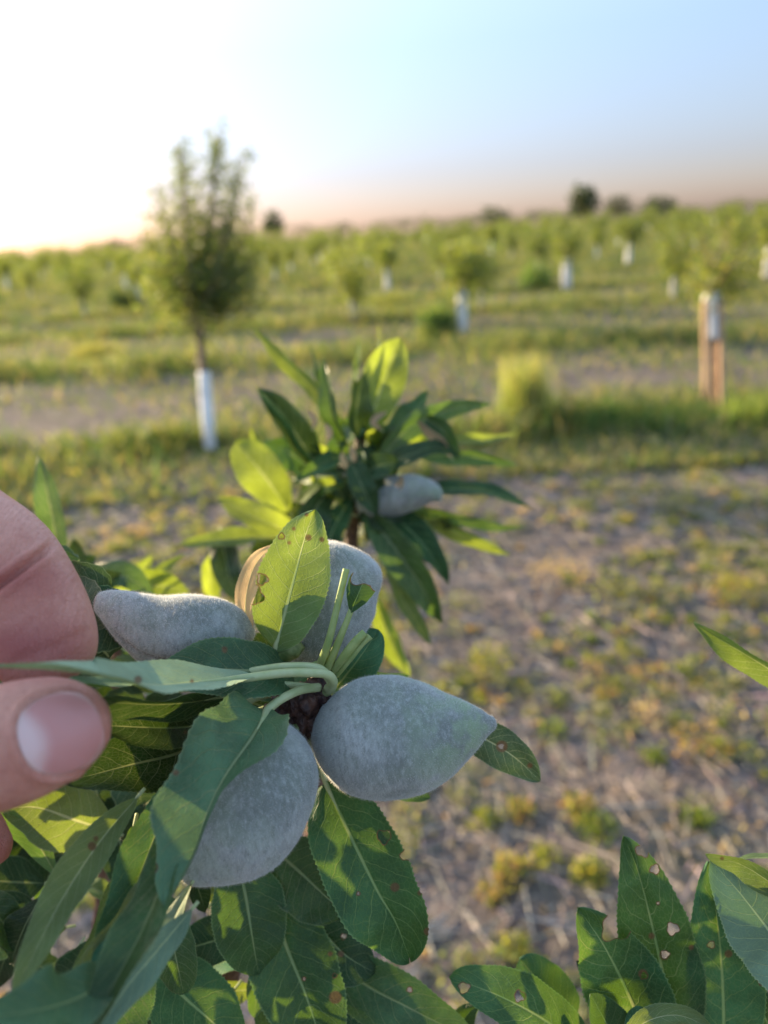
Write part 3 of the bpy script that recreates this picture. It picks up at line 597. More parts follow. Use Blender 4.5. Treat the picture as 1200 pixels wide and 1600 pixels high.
LL([(190, 1040, .03), (160, 1060, .03), (140, 1090, .03), (120, 1140, .03)], 80, (20, 0), 14, False, M_SHADED)
for k in range(10):  # unseen leaves added out of frame and behind the fruit to cast shade
    dd_ = random.uniform(.24, .46); x, y = random.uniform(-700, -20), random.uniform(960, 1650)
    if k % 3 == 0: x, y, dd_ = random.uniform(170, 470), random.uniform(1010, 1330), random.uniform(.235, .32)
    an = random.uniform(0, 6.28); l = 18 / dd_ * random.uniform(.9, 1.4)
    leaf(LS, [(x, y, dd_), (x + .5 * l * math.cos(an), y + .5 * l * math.sin(an), dd_ - .006), (x + l * math.cos(an), y + l * math.sin(an), dd_)], 9 / dd_ * random.uniform(1., 1.6), (random.uniform(-60, 60),) * 2, 12, random.random() < .5,
         random.choice([M_SHADED, M_LEAF]), nu=30, nv=3)
BLOCKERS = [(x + random.uniform(-10, 10), y + random.uniform(-10, 10), .24 + random.uniform(-.008, .008)) for x in range(-40, 310, 62) for y in range(985, 1260, 62) if not (x > 120 and y < 1040 and x < 190)]
BLOCKERS += [(x, y, .24) for x in range(-50, 200, 62) for y in (1275, 1335)]
BLOCKERS += [(105, 965, .21), (75, 890, .216), (108, 1010, .203), (0, 940, .208), (20, 860, .222), (130, 925, .197), (165, 965, .193), (100, 900, .2), (148, 1000, .195), (118, 950, .19), (335, 1032, .192), (300, 1040, .196), (480, 1110, .24), (540, 1110, .239), (600, 1120, .24), (660, 1130, .239), (510, 1180, .238), (570, 1190, .24), (630, 1190, .239), (700, 1150, .24), (590, 1330, .226), (339, 1077, .263), (392, 1027, .264), (450, 1080, .25), (414, 1261, .207), (350, 1230, .215), (420, 1330, .225),
          (92, 1059, .2), (-6, 977, .21), (40, 1000, .203), (50, 930, .214), (230, 970, .2), (290, 985, .198), (-60, 900, .22)]
for (x, y, dd_) in BLOCKERS:  # added leaves hidden from the camera, blocking sun on the lower leaves
    an = random.uniform(0, 6.28); l = 14.5 / dd_ / 2
    leaf(LS, [(x - l * math.cos(an), y - l * math.sin(an), dd_), (x, y, dd_ - .004), (x + l * math.cos(an), y + l * math.sin(an), dd_)], 20 / dd_, (random.uniform(-25, 25),) * 2, 12, random.random() < .5, M_SHADED, nu=24, nv=3, a=.5, b=.5, auto=False)
TS = thing('almond_branch', P(95, 1300, .33), 'single blurred leafy shoot tip standing upright behind the index finger', 'branch')
tw, tf = tube_data(pxs([(95, 1300, .33), (95, 1050, .325), (92, 900, .32)]), [.0025, .002, .0012], 10, 30)
mk('twig', tw, tf, M_TWIG, TS)
leaf(TS, [(92, 905, .32), (86, 830, .316), (74, 770, .314), (62, 712, .314)], 46, (14, 30), 22, True, M_LEAF, nu=60, nv=5, b=.6)
leaf(TS, [(95, 930, .32), (110, 900, .32), (120, 870, .32), (116, 840, .32)], 40, (14, 30), 16, False, M_SHADED, nu=60, nv=5)

# ================================================================== LOWER RIGHT SHOOT
RS = thing('almond_branch', P(1040, 1900, .215), 'leafy almond shoot standing up at the lower right corner, leaves chewed and spotted', 'branch')
tw, tf = tube_data(pxs([(1040, 1900, .215), (1050, 1760, .208), (1040, 1660, .204)]), [.0032, .0026, .0016], 12, 36, .12)
mk('twig', tw, tf, M_TWIG, RS)
leaf(RS, [(1022, 1650, .198), (985, 1560, .192), (945, 1480, .189), (902, 1416, .188)], 132, (6, 0), 12, False, M_LEAF, holes=[(962, 1448, 22), (978, 1430, 20), (1006, 1524, 5)], spots=[(1004, 1521, 7)], b=.6, a=.6, nu=117, label='leaf with a deep notch bitten out of its right edge')
leaf(RS, [(1056, 1640, .204), (1040, 1540, .196), (1010, 1410, .191), (993, 1350, .190), (975, 1306, .190)], 122, (-6, -4), 10, False, M_LEAF, holes=[(1004, 1328, 10), (1023, 1358, 7), (1051, 1451, 9), (1039, 1491, 6), (1028, 1411, 2)], spots=[(1038, 1492, 8), (1018, 1462, 5), (1080, 1480, 4)], b=.6, a=.6, nu=123, label='tallest leaf of the shoot with a row of round holes')
leaf(RS, [(1130, 1680, .202), (1130, 1560, .196), (1122, 1450, .192), (1106, 1345, .191)], 118, (-10, -8), 16, False, M_BLUE, holes=[(1111, 1476, 5), (1190, 1532, 6)], spots=[(1138, 1490, 6)], a=.6, b=.6, nu=117)
leaf(RS, [(1270, 1560, .188), (1220, 1480, .184), (1160, 1400, .182), (1108, 1342, .184)], 128, (16, 10), 14, True, M_BLUE, a=.6, b=.6, nu=117, label='broad pale leaf at the right edge showing its matte underside')
leaf(RS, [(1290, 1440, .178), (1220, 1390, .176), (1160, 1352, .177), (1102, 1334, .18)], 62, (50, 56), 14, True, M_YEL, spots=[(1128, 1341, 3)], b=.55)
leaf(RS, [(1140, 1346, .186), (1180, 1340, .186), (1260, 1338, .186)], 18, (60, 60), 20, True, M_YEL)
leaf(RS, [(930, 1660, .2), (860, 1600, .194), (780, 1556, .192), (702, 1526, .192)], 96, (-26, -20), 10, False, M_LEAF, holes=[(725, 1543, 8), (812, 1556, 8)], spots=[(808, 1562, 3)], b=.5, a=.6, nu=117, label='leaf lying low to the left with one round hole near its tip')
leaf(RS, [(900, 1600, .212), (870, 1560, .21), (840, 1530, .21), (812, 1498, .21)], 74, (0, 0), 14, False, M_BLUE, b=.4)
leaf(RS, [(985, 1660, .192), (960, 1620, .188), (940, 1585, .186), (922, 1552, .186)], 70, (-20, -20), 16, False, M_LEAF, b=.5)
leaf(RS, [(900, 1625, .2), (880, 1600, .2), (860, 1580, .2), (830, 1570, .2)], 36, (50, 50), 16, True, M_YEL)
leaf(RS, [(960, 1640, .18), (1010, 1596, .178), (1060, 1586, .178), (1120, 1612, .18)], 44, (-40, -40), 14, True, M_YEL, curl=-.3)
leaf(RS, [(1000, 1620, .186), (994, 1600, .186), (1000, 1585, .186), (1012, 1578, .186)], 34, (0, 0), 14, False, M_BLUE, spots=[(1003, 1590, 5)])
leaf(RS, [(1230, 1650, .21), (1200, 1600, .21), (1185, 1560, .21), (1180, 1530, .21)], 70, (0, 0), 14, False, M_SHADED)
leaf(RS, [(930, 1540, .21), (918, 1520, .21), (908, 1508, .21), (900, 1500, .21)], 22, (0, 0), 14, False, M_SHADED)
leaf(RS, [(700, 1640, .21), (720, 1600, .21), (735, 1580, .21), (750, 1570, .21)], 40, (0, 0), 14, False, M_LEAF)
RE = thing('almond_branch', P(1420, 1180, .22), 'lone shoot reaching in from the right edge with one sunlit yellow leaf', 'branch')
tw, tf = tube_data(pxs([(1420, 1180, .22), (1330, 1110, .21), (1280, 1085, .205)]), [.0025, .002, .0012], 10, 30)
mk('twig', tw, tf, M_TWIG, RE)
leaf(RE, [(1280, 1090, .205), (1210, 1050, .2), (1150, 1014, .198), (1084, 974, .198)], 62, (46, 56), 22, True, M_YEL, b=.6, ser=.05, label='narrow yellow green leaf seen almost edge on')
leaf(RE, [(1290, 1090, .205), (1340, 1040, .21), (1380, 1000, .21), (1420, 980, .21)], 80, (30, 36), 16, False, M_LEAF)

# ================================================================== HAND
def loft(st, ratio=.85, n=28, m=60):
    st = np.array(st, float); st[:, 2] *= 1.06
    c = np.array([P(*q[:3]) for q in st]); r = st[:, 3] / F * st[:, 2]
    V, Fc = None, None
    a = np.c_[c, r]; ts = .5 - .5 * np.cos(np.linspace(0, np.pi, m)); ts = .5 * ts + .5 * np.linspace(0, 1, m)
    q = crom(a, ts); c = q[:, :3]; r = np.maximum(q[:, 3], 1e-4)
    T = nrm(np.gradient(c, axis=0)); Vw = nrm(CPOS - c); S = nrm(np.cross(T, Vw)); Nn = np.cross(S, T)
    an = np.arange(n) / n * 2 * np.pi
    X = c[:, None] + S[:, None] * (np.cos(an)[None, :, None] * r[:, None, None]) + Nn[:, None] * (np.sin(an)[None, :, None] * r[:, None, None] * ratio)
    X = X.reshape(-1, 3)
    i, j = np.meshgrid(np.arange(m - 1), np.arange(n), indexing='ij'); j2 = (j + 1) % n
    f = [tuple(x) for x in np.stack([i*n + j, i*n + j2, (i+1)*n + j2, (i+1)*n + j], -1).reshape(-1, 4)]
    f.append(tuple(range(n))[::-1]); f.append(tuple((m - 1) * n + k for k in range(n)))
    return X, f
fingers = [
    loft([(-420, 580, .163, 94), (-270, 650, .156, 90), (-150, 742, .150, 82), (-64, 822, .145, 81), (5, 870, .142, 79), (37, 926, .140, 83), (60, 980, .139, 84), (74, 1025, .138, 78), (82, 1056, .137, 58), (86, 1072, .137, 22)], .88),
    loft([(-420, 1330, .136, 112), (-330, 1290, .130, 104), (-220, 1245, .125, 100), (-120, 1205, .122, 98), (-40, 1180, .120, 97), (30, 1158, .119, 95), (85, 1140, .119, 85), (125, 1128, .119, 69), (155, 1118, .119, 43), (170, 1113, .119, 14)], .80),
    loft([(-480, 1000, .165, 100), (-330, 1190, .158, 84), (-180, 1270, .152, 78), (-80, 1308, .150, 70), (-22, 1320, .149, 50), (16, 1326, .149, 16)], .9),
    loft([(-560, 1150, .168, 96), (-430, 1330, .16, 82), (-280, 1400, .155, 76), (-170, 1430, .153, 60), (-120, 1440, .153, 18)], .9),
    loft([(-640, 1300, .168, 86), (-540, 1450, .162, 72), (-400, 1510, .157, 64), (-310, 1530, .155, 48), (-270, 1535, .155, 14)], .9),
    loft([(-300, 640, .160, 70), (-450, 820, .166, 220), (-600, 1080, .168, 300), (-780, 1400, .162, 290), (-960, 1720, .150, 215), (-1150, 2100, .135, 190), (-1700, 3000, .105, 260)], .42, 36),
    loft([(-330, 1290, .132, 90), (-480, 1360, .142, 135), (-640, 1430, .150, 150), (-820, 1520, .152, 130)], .8),
]
HV, HF = join(fingers)
tmp = mk('hand_block', HV, HF, M_SKIN)
rm = tmp.modifiers.new('r', 'REMESH'); rm.mode = 'VOXEL'; rm.voxel_size = .00075
smd = tmp.modifiers.new('s', 'SMOOTH'); smd.iterations = 9; smd.factor = .5
dg = bpy.context.evaluated_depsgraph_get(); me = bpy.data.meshes.new_from_object(tmp.evaluated_get(dg))
bpy.data.objects.remove(tmp)
co = np.empty(len(me.vertices) * 3, np.float32); me.vertices.foreach_get('co', co); co = co.reshape(-1, 3).astype(float)
no = np.empty(len(me.vertices) * 3, np.float32); me.vertices.foreach_get('normal', no); no = no.reshape(-1, 3).astype(float)
px, py, dd = proj(co); facing = np.einsum('ij,ij->i', no, nrm(CPOS - co))
disp = np.zeros(len(co)); red = np.zeros(len(co))
def crease(a, b, depth, sig, reach=1.):
    """skin fold along the segment a-b (photo pixels), cut into the side turned to the viewer"""
    global disp
    a, b = np.array(a, float), np.array(b, float); ab = b - a; L = np.linalg.norm(ab); u = ab / L
    q = np.c_[px - a[0], py - a[1]]; t = q @ u; w = q @ np.array((-u[1], u[0]))
    wob = np.array([noise.noise((x * .02, a[0], 0)) for x in t]) * 4
    m = np.clip(np.minimum(t, L - t) / 25 + .5, 0, 1) * (facing > -.1) * (dd < .17)
    disp -= depth * np.exp(-((w - wob) / sig) ** 2) * m
    disp += depth * .35 * np.exp(-((np.abs(w - wob) - sig * 2.6) / (sig * 1.4)) ** 2) * m
crease((76, 856), (-30, 937), .0016, 5)
crease((20, 1035), (140, 985), .0002, 6)
crease((-30, 985), (90, 930), .00015, 5)
crease((-90, 760), (10, 800), .0003, 6)
crease((-40, 700), (60, 800), .0001, 5)
crease((58, 845), (-10, 892), .00030, 4)
crease((40, 842), (-40, 905), .00022, 4)
crease((20, 815), (-60, 880), .00016, 4)
# darker red on the index tip and crease and the middle fingertip
red = np.exp(-(((px - 30) / 110) ** 2 + ((py - 1010) / 50) ** 2)) * .75 * (dd > .118) + np.exp(-(((px + 10) / 60) ** 2 + ((py - 1325) / 60) ** 2)) * .55
red += .5 * np.exp(-((px - 10) / 100) ** 2 - ((py - 905) / 30) ** 2)
# nail bed: the nail sits in a shallow seat with a raised fold round it
NCX, NCY, NA, NHL, NHW = 95, 1146, R(-16), 67, 63
def nailuv(px, py):
    x, y = px - NCX, py - NCY
    return (x * math.cos(NA) + y * math.sin(NA)) / NHL, (-x * math.sin(NA) + y * math.cos(NA)) / NHW
nu_, nv_ = nailuv(px, py); rr = (np.abs(nu_) ** 2.5 + np.abs(nv_) ** 2.5) ** (1 / 2.5)
th = (facing > .05) * (dd < .136) * (np.abs(nu_) < 1.6) * (np.abs(nv_) < 1.6)
disp -= .00035 * (rr < .97) * th
prox = np.clip(.7 - nu_, 0, 1.4) / 1.4
disp += .0010 * np.exp(-((rr - 1.10) / .08) ** 2) * th * (.25 + .75 * prox)
co2 = co + no * disp[:, None]
polys = [tuple(p.vertices) for p in me.polygons]
PH = thing('person', P(-900, 1650, .15), 'bare hand entering from the left, thumb and index finger pinching an almond leaf', 'person')
hand = mk('hand', co2, polys, M_SKIN, PH, attrs={'red': np.clip(red, 0, 1)})
bvh = BVHTree.FromPolygons([Vector(v) for v in co], polys)
def nail(n=34):
    top = []; uv = []
    us = np.linspace(-1, 1, n)
    g = {}
    for i in range(n):
        for j in range(n):
            # square to superellipse
            a_, b_ = us[i], us[j]; m = max(abs(a_), abs(b_)); l = (abs(a_) ** 2.5 + abs(b_) ** 2.5) ** (1 / 2.5)
            k = m / l if l > 1e-6 else 0
            a2, b2 = a_ * k, b_ * k
            x = NCX + a2 * NHL * math.cos(NA) - b2 * NHW * math.sin(NA); y = NCY + a2 * NHL * math.sin(NA) + b2 * NHW * math.cos(NA)
            d = Vector(nrm(ray(x, y))); h = bvh.ray_cast(Vector(CPOS), d)
            g[i, j] = (np.array(h[0]) if h[0] is not None and h[3] < .15 else None, d); uv.append(((a2 + 1) / 2, (b2 + 1) / 2))
    # depth smoothing for a stiff plate
    dep = np.array([[np.linalg.norm(g[i, j][0] - CPOS) if g[i, j][0] is not None else np.nan for j in range(n)] for i in range(n)])
    A = np.array([[1, us[i], us[j], us[i]**2, us[j]**2, us[i]*us[j], us[j]**4] for i in range(n) for j in range(n)]); ok = ~np.isnan(dep.ravel())
    cf = np.linalg.lstsq(A[ok], dep.ravel()[ok], rcond=None)[0]; fit = (A @ cf).reshape(n, n)
    dep = np.where(np.isnan(dep), fit, dep); dep = np.minimum(dep * .45 + fit * .55, dep) - .00022
    T = np.array([[CPOS + np.array(g[i, j][1]) * dep[i, j] for j in range(n)] for i in range(n)]).reshape(-1, 3)
    Bv = np.array([[CPOS + np.array(g[i, j][1]) * (dep[i, j] + .0007) for j in range(n)] for i in range(n)]).reshape(-1, 3)
    f = []
    for i in range(n - 1):
        for j in range(n - 1):
            q = (i*n + j, i*n + j + 1, (i+1)*n + j + 1, (i+1)*n + j); f.append(q); f.append(tuple(k + n*n for k in q[::-1]))
    rim = [(i, 0) for i in range(n)] + [(n-1, j) for j in range(1, n)] + [(i, n-1) for i in range(n-2, -1, -1)] + [(0, j) for j in range(n-2, 0, -1)]
    rim = [i*n + j for i, j in rim]
    for k in range(len(rim)):
        a_, b_ = rim[k], rim[(k + 1) % len(rim)]; f.append((a_, b_, b_ + n*n, a_ + n*n))
    o = mk('thumbnail', np.vstack([T, Bv]), f, M_NAIL, hand, uv=uv + uv)
    bm = bmesh.new(); bm.from_mesh(o.data); bmesh.ops.recalc_face_normals(bm, faces=bm.faces); bm.to_mesh(o.data); bm.free()
nail()

# ================================================================== GROUND
def ground_mat():
    N = NT('soil'); pos = N.pos()
    sep = N.n('ShaderNodeSeparateXYZ', {0: pos})
    n1 = N.noise(pos, .8, 4); n2 = N.noise(pos, 6., 5, .65); n3 = N.noise(pos, 45., 4, .7)
    b = N.mix(N.mapr(n2, .3, .7), (.105, .088, .084), (.215, .176, .162))
    b = N.mix(N.math('MULTIPLY', N.mapr(n3, .5, .75), .6), b, (.36, .30, .25))
    b = N.mix(N.math('MULTIPLY', N.mapr(n3, .48, .32), .75), b, (.06, .05, .05))
    b = N.mix(N.math('MULTIPLY', N.mapr(N.noise(pos, 14., 4, .6), .5, .66), .5), b, (.095, .08, .075))
    b = N.mix(N.math('MULTIPLY', N.mapr(n1, .48, .66), .55), b, (.12, .135, .06))
    far = N.mapr(sep.outputs[1], 6., 40.)
    b = N.mix(N.math('MULTIPLY', far, .75), b, N.mix(N.mapr(n1, .4, .6), (.16, .15, .075), (.09, .11, .04)))
    h = N.math('ADD', N.math('MULTIPLY', n2, .7), N.math('MULTIPLY', n3, .5))
    pr = N.n('ShaderNodeBsdfPrincipled', {'Base Color': b, 'Roughness': .95, 'Specular IOR Level': .1, 'Normal': N.bump(h, 1., .05)}).outputs[0]
    return N.out(pr)
ny, nx = 300, 200
yy = np.r_[np.linspace(-6, 0, 20)[:-1], np.linspace(0, 9, 140)[:-1], 9 + (np.exp(np.linspace(0, 1, 120) * 5.6) - 1) / (math.exp(5.6) - 1) * 2500]
yy = np.r_[-300, -60, yy]
xs_ = np.sinh(np.linspace(-1, 1, nx) * 7.2); xs_ = xs_ / xs_.max() * 2500
gv = np.array([(x, y, gh(x, y)) for y in yy for x in xs_]); m_ = len(yy)
i, j = np.meshgrid(np.arange(m_ - 1), np.arange(nx - 1), indexing='ij')
gf = np.stack([i*nx + j, i*nx + j + 1, (i+1)*nx + j + 1, (i+1)*nx + j], -1).reshape(-1, 4)
tag(mk('ground', gv, gf, ground_mat()), kind='structure')

# ------------------------------------------------------------------ blades and leaf clouds
def blades(base, h, w, lean, cols, bend=.5):
    n = len(base); az = rng.random(n) * 2 * np.pi; la = rng.random(n) * 2 * np.pi
    sd = np.c_[np.cos(az), np.sin(az), np.zeros(n)] * (w / 2)[:, None]
    ld = np.c_[np.cos(la), np.sin(la), np.zeros(n)] * (h * lean)[:, None]
    up = np.zeros((n, 3)); up[:, 2] = h
    mid = base + up * .55 + ld * .35; tip = base + up * (1 - .25 * lean[:, None]) + ld
    V = np.stack([base - sd, base + sd, mid + sd * .8, mid - sd * .8, tip], 1).reshape(-1, 3)
    o = np.arange(n)[:, None] * 5
    f3 = o + np.array([[0, 1, 2]]); f4 = o + np.array([[0, 2, 3]]); f5 = o + np.array([[3, 2, 4]])
    return V, np.vstack([f3, f4, f5]), np.repeat(cols, 5, axis=0)
def petals(c, L, w, cols, up=.3):
    """small pointed leaf pieces"""
    n = len(c); dr = rng.normal(size=(n, 3)); dr[:, 2] += up; dr = nrm(dr)
    sd = nrm(np.cross(dr, rng.normal(size=(n, 3)))); nn = np.cross(dr, sd)
    L = L[:, None]; w = w[:, None]
    V = np.stack([c, c + dr * L * .45 + sd * w * .5 + nn * w * .12, c + dr * L, c + dr * L * .45 - sd * w * .5 + nn * w * .12], 1).reshape(-1, 3)
    o = np.arange(n)[:, None] * 4
    return V, np.vstack([o + np.array([[0, 1, 2]]), o + np.array([[0, 2, 3]])]), np.repeat(cols, 4, axis=0)
def merge(L):
    V, Fc, C, o = [], [], [], 0
    for v, f, c in L: V.append(v); Fc.append(f + o); C.append(c); o += len(v)
    return np.vstack(V), np.vstack(Fc), np.vstack(C)
def colvar(n, pal, j=.18):
    pal = np.array(pal); c = pal[rng.integers(0, len(pal), n)]
    return np.clip(c * (1 + rng.normal(size=(n, 1)) * j) * (1 + rng.normal(size=(n, 3)) * .06), .004, 1)
GH = np.vectorize(gh)
ROW0, ROWS = 5.25, 4.45
PG = [(.042, .088, .03), (.06, .11, .034), (.09, .135, .045), (.16, .165, .065)]
PD = [(.26, .21, .11), (.32, .27, .15), (.20, .19, .07)]
# grass strips along the tree rows
parts = []
for k in range(0, 26):
    D_ = ROW0 + ROWS * k; W_ = min(1.15 * D_ + 3, 110); dens = max(1500 / (1 + .9 * k), 40)
    n = int(min(W_ * 1.7 * dens, 16000))
    x = (rng.random(n) - .5) * W_; y = D_ + (.32 if k == 0 else .1) + rng.normal(size=n) * (.29 if k == 0 else .42)
    cl = np.array([noise.noise((a * .9, b_ * 1.4, 2)) for a, b_ in zip(x, y)])
    keep = cl > rng.random(n) * .9 - .62
    if k == 0:
        for q_ in (G(330, 708), G(1116, 645)): keep &= ~((np.abs(x - q_[0]) < .16) & (y < q_[1] + .06))
    x, y, cl = x[keep], y[keep], cl[keep]; n = len(x)
    h = (.09 + .22 * rng.random(n) ** 1.4) * (1 + .8 * np.clip(cl, -.5, .8)); sc_ = 1 + .12 * k
    parts.append(blades(np.c_[x, y, GH(x, y) - .01], h, (.004 + .006 * rng.random(n)) * sc_ * 1.5, .3 + .6 * rng.random(n), colvar(n, PG + PG + PD)))
V, f, c = merge(parts)
tag(mk('row_grass', V, f, M_GRASS, cols=c), 'low green and straw coloured grass growing in strips along the orchard rows', 'grass', kind='stuff')
# sparse cover between the rows
parts = []
n = 190000; y = 4.4 + 95 * rng.random(n) ** 1.6; x = (rng.random(n) - .5) * (1.2 * y + 3)
cl = np.array([noise.noise((a * .5, b_ * .5, 7)) for a, b_ in zip(x, y)]); keep = cl > rng.random(n) * 1.0 - .46 - .25 * np.clip((y - 7) / 10, 0, 1); x, y = x[keep], y[keep]; n = len(x)
parts.append(blades(np.c_[x, y, GH(x, y) - .01], (.05 + .11 * rng.random(n)) * (1 + .6 * np.clip((y - 8) / 10, 0, 1)), (.008 + .004 * rng.random(n)) * (1 + y * .05), .5 + .8 * rng.random(n), colvar(n, PG + PG[2:] + PD)))
V, f, c = merge(parts)
tag(mk('sparse_grass', V, f, M_GRASS, cols=c), 'thin dry grass scattered over the bare soil between the orchard rows', 'grass', kind='stuff')
# weeds and straw on the near soil
WEED = [[(.17, .19, .04), (.24, .23, .05)], [(.10, .14, .035), (.16, .19, .04)], [(.28, .20, .09), (.31, .18, .10), (.2, .19, .06)], [(.12, .14, .06), (.17, .18, .08)], [(.32, .23, .16), (.38, .28, .2)], [(.20, .20, .12), (.27, .25, .16), (.15, .16, .09)]]
parts = []
def weed(x, y, r, pal, n):
    z = gh(x, y); q = rng.normal(size=(n, 3)); q = nrm(q) * (rng.random((n, 1)) ** .5) * r; q[:, 2] = np.abs(q[:, 2]) * .75
    parts.append(petals(np.array((x, y, z)) + q, .010 + .016 * rng.random(n), .006 + .008 * rng.random(n), colvar(n, pal), .5))
for k in range(1700):
    y = 1.0 + 3.6 * random.random() ** .9; x = random.uniform(-.62, .62) * y + random.uniform(-.2, .2)
    if noise.noise((x * 1.1, y * 1.1, 11)) < random.uniform(-.55, .15): continue
    weed(x, y, random.uniform(.02, .075) * random.uniform(.7, 1.2), random.choice(WEED + WEED[:2] + [WEED[3]] * 3 + [WEED[5]] * 4), random.randint(25, 95))
# the more conspicuous clumps of the photograph
for (px_, py_, r_, ci, n_) in [(760, 1285, .05, 0, 160), (815, 1272, .06, 2, 220), (905, 1270, .07, 2, 260), (935, 1300, .06, 1, 200), (800, 1365, .07, 2, 240), (850, 1345, .05, 0, 160), (920, 1370, .05, 0, 170), (1090, 1285, .045, 1, 150), (1020, 1188, .04, 1, 130), (800, 1490, .05, 0, 170), (770, 1400, .05, 2, 150),
                              (880, 905, .16, 4, 300), (1160, 930, .18, 2, 300), (1060, 800, .16, 3, 240), (960, 930, .12, 0, 200), (770, 1040, .11, 0, 200), (1100, 760, .18, 0, 240), (860, 1150, .06, 1, 120), (1120, 1180, .07, 2, 160), (800, 720, .2, 3, 200), (720, 950, .1, 3, 120), (180, 860, .15, 2, 160)]:
    g = G(px_, py_); weed(g[0], g[1], r_ * (.8 if ci == 2 else 1), WEED[ci] + (WEED[0] if ci == 2 else []), n_)
n = 2600; y = .9 + 3.6 * rng.random(n); x = (rng.random(n) - .5) * (1.3 * y + .4)
parts.append(petals(np.c_[x, y, GH(x, y) + .006], .02 + .03 * rng.random(n), .007 + .009 * rng.random(n), colvar(n, [(.30, .2, .13), (.2, .13, .09), (.4, .31, .22), (.12, .09, .07)]), .0))
V, f, c = merge(parts)
tag(mk('ground_weeds', V, f, M_GRASS, cols=c), 'low yellow green and orange weeds dotted over the bare soil', 'weeds', kind='stuff')
n = 12000; y = .9 + 4.2 * rng.random(n) ** .9; x = (rng.random(n) - .5) * (1.3 * y + .4)
L = .03 + .13 * rng.random(n) ** 2; an = rng.random(n) * np.pi; w = .0018 + .0032 * rng.random(n)
dx = np.c_[np.cos(an), np.sin(an), rng.normal(size=n) * .12] * L[:, None] / 2; sd = np.c_[-np.sin(an), np.cos(an), np.zeros(n)] * w[:, None] / 2
ct = np.c_[x, y, GH(x, y) + .006 + .012 * rng.random(n)]; up = np.c_[np.zeros((n, 2)), w * .8]
V = np.stack([ct - dx - sd, ct - dx + sd, ct + dx + sd, ct + dx - sd, ct - dx + up, ct + dx + up], 1).reshape(-1, 3)
o_ = np.arange(n)[:, None] * 6
f = np.vstack([o_ + np.array([[0, 4, 5, 3]]), o_ + np.array([[1, 2, 5, 4]])])
c = np.repeat(colvar(n, [(.42, .34, .27), (.34, .27, .22), (.50, .41, .34), (.2, .16, .13)]), 6, axis=0)
M_STRAW = foliage_mat('straw', .15, .6)
tag(mk('straw', V, f, M_STRAW, cols=c), 'dry straw and dead stalks strewn over the bare soil', 'straw', kind='stuff')

# tufts and bushes one can tell apart
def tuft(px_, py_, hpx, wpx, label, pal, n=900, leafy=False, name='grass_tuft', cat='grass tuft'):
    g = G(px_, py_); D_ = (ICAM @ np.r_[g, 1])[2] * -1; h = hpx / F * D_; r = wpx / F * D_ / 2
    q = rng.normal(size=(n, 2)) * .52; q = q[np.hypot(q[:, 0], q[:, 1]) < 1.15]; n = len(q)
    b_ = np.c_[g[0] + q[:, 0] * r, g[1] + q[:, 1] * r * .8, np.full(n, g[2] - .01)]
    hl = np.array([1 + 1.1 * noise.noise((x * 4.5, y * 4.5, px_)) for x, y in b_[:, :2]]).clip(.25, 1.7)
    if leafy:
        t = np.repeat(b_, 5, axis=0); t[:, 2] += rng.random(len(t)) ** .8 * h * .8 * np.repeat(hl, 5)
        V, f, c = petals(t, (.03 + .05 * rng.random(len(t))) * (1 + D_ * .02), (.012 + .014 * rng.random(len(t))) * (1 + D_ * .02), colvar(len(t), pal), .6)
        A = blades(b_, h * hl * (.4 + .8 * rng.random(n) ** 2), .006 + .006 * rng.random(n), .1 + .4 * rng.random(n), colvar(n, pal)); V, f, c = merge([(V, f, c), A])
    else: V, f, c = blades(b_, h * (.6 + .4 * hl / 1.7) * (.45 + .55 * rng.random(n)), .003 + .006 * rng.random(n), .05 + .38 * rng.random(n) ** 2.5, colvar(n, pal))
    return tag(mk(name, V, f, M_GRASS, cols=c, org=g), label, cat)
GR = [(.06, .13, .04), (.085, .16, .05), (.12, .19, .06), (.2, .22, .08)]
tuft(818, 672, 178, 74, 'tall upright straw and green grass tuft left of the staked tree', [(.34, .30, .14), (.28, .30, .11), (.2, .25, .08)], 900)
tuft(945, 676, 72, 140, 'rounded bright green grass clump beside the tall pale tuft', GR, 620)
tuft(1060, 664, 56, 170, 'low spreading green grass clump at the foot of the staked tree', GR, 620)
tuft(1180, 662, 84, 120, 'yellow green grass clump at the right edge behind the wooden stakes', [(.13, .19, .05), (.2, .24, .07)], 520)
tuft(684, 530, 48, 60, 'small dark green bush beside the white tree trunk', GR, 500, True, 'bush', 'bush')
tuft(200, 488, 34, 56, 'small dark round bush left of the big blurred tree', [(.04, .07, .03), (.06, .09, .035)], 500, True, 'bush', 'bush')
tuft(840, 455, 40, 60, 'dark green bush left of the brightest white trunk', GR, 400, True, 'bush', 'bush')
tuft(150, 560, 40, 90, 'pale sunlit grass clump in the second row at left', [(.24, .22, .09), (.2, .2, .07)], 900)
tuft(610, 480, 40, 70, 'yellow green grass clump behind the blurred shoot', [(.2, .2, .07), (.13, .16, .05)], 700)

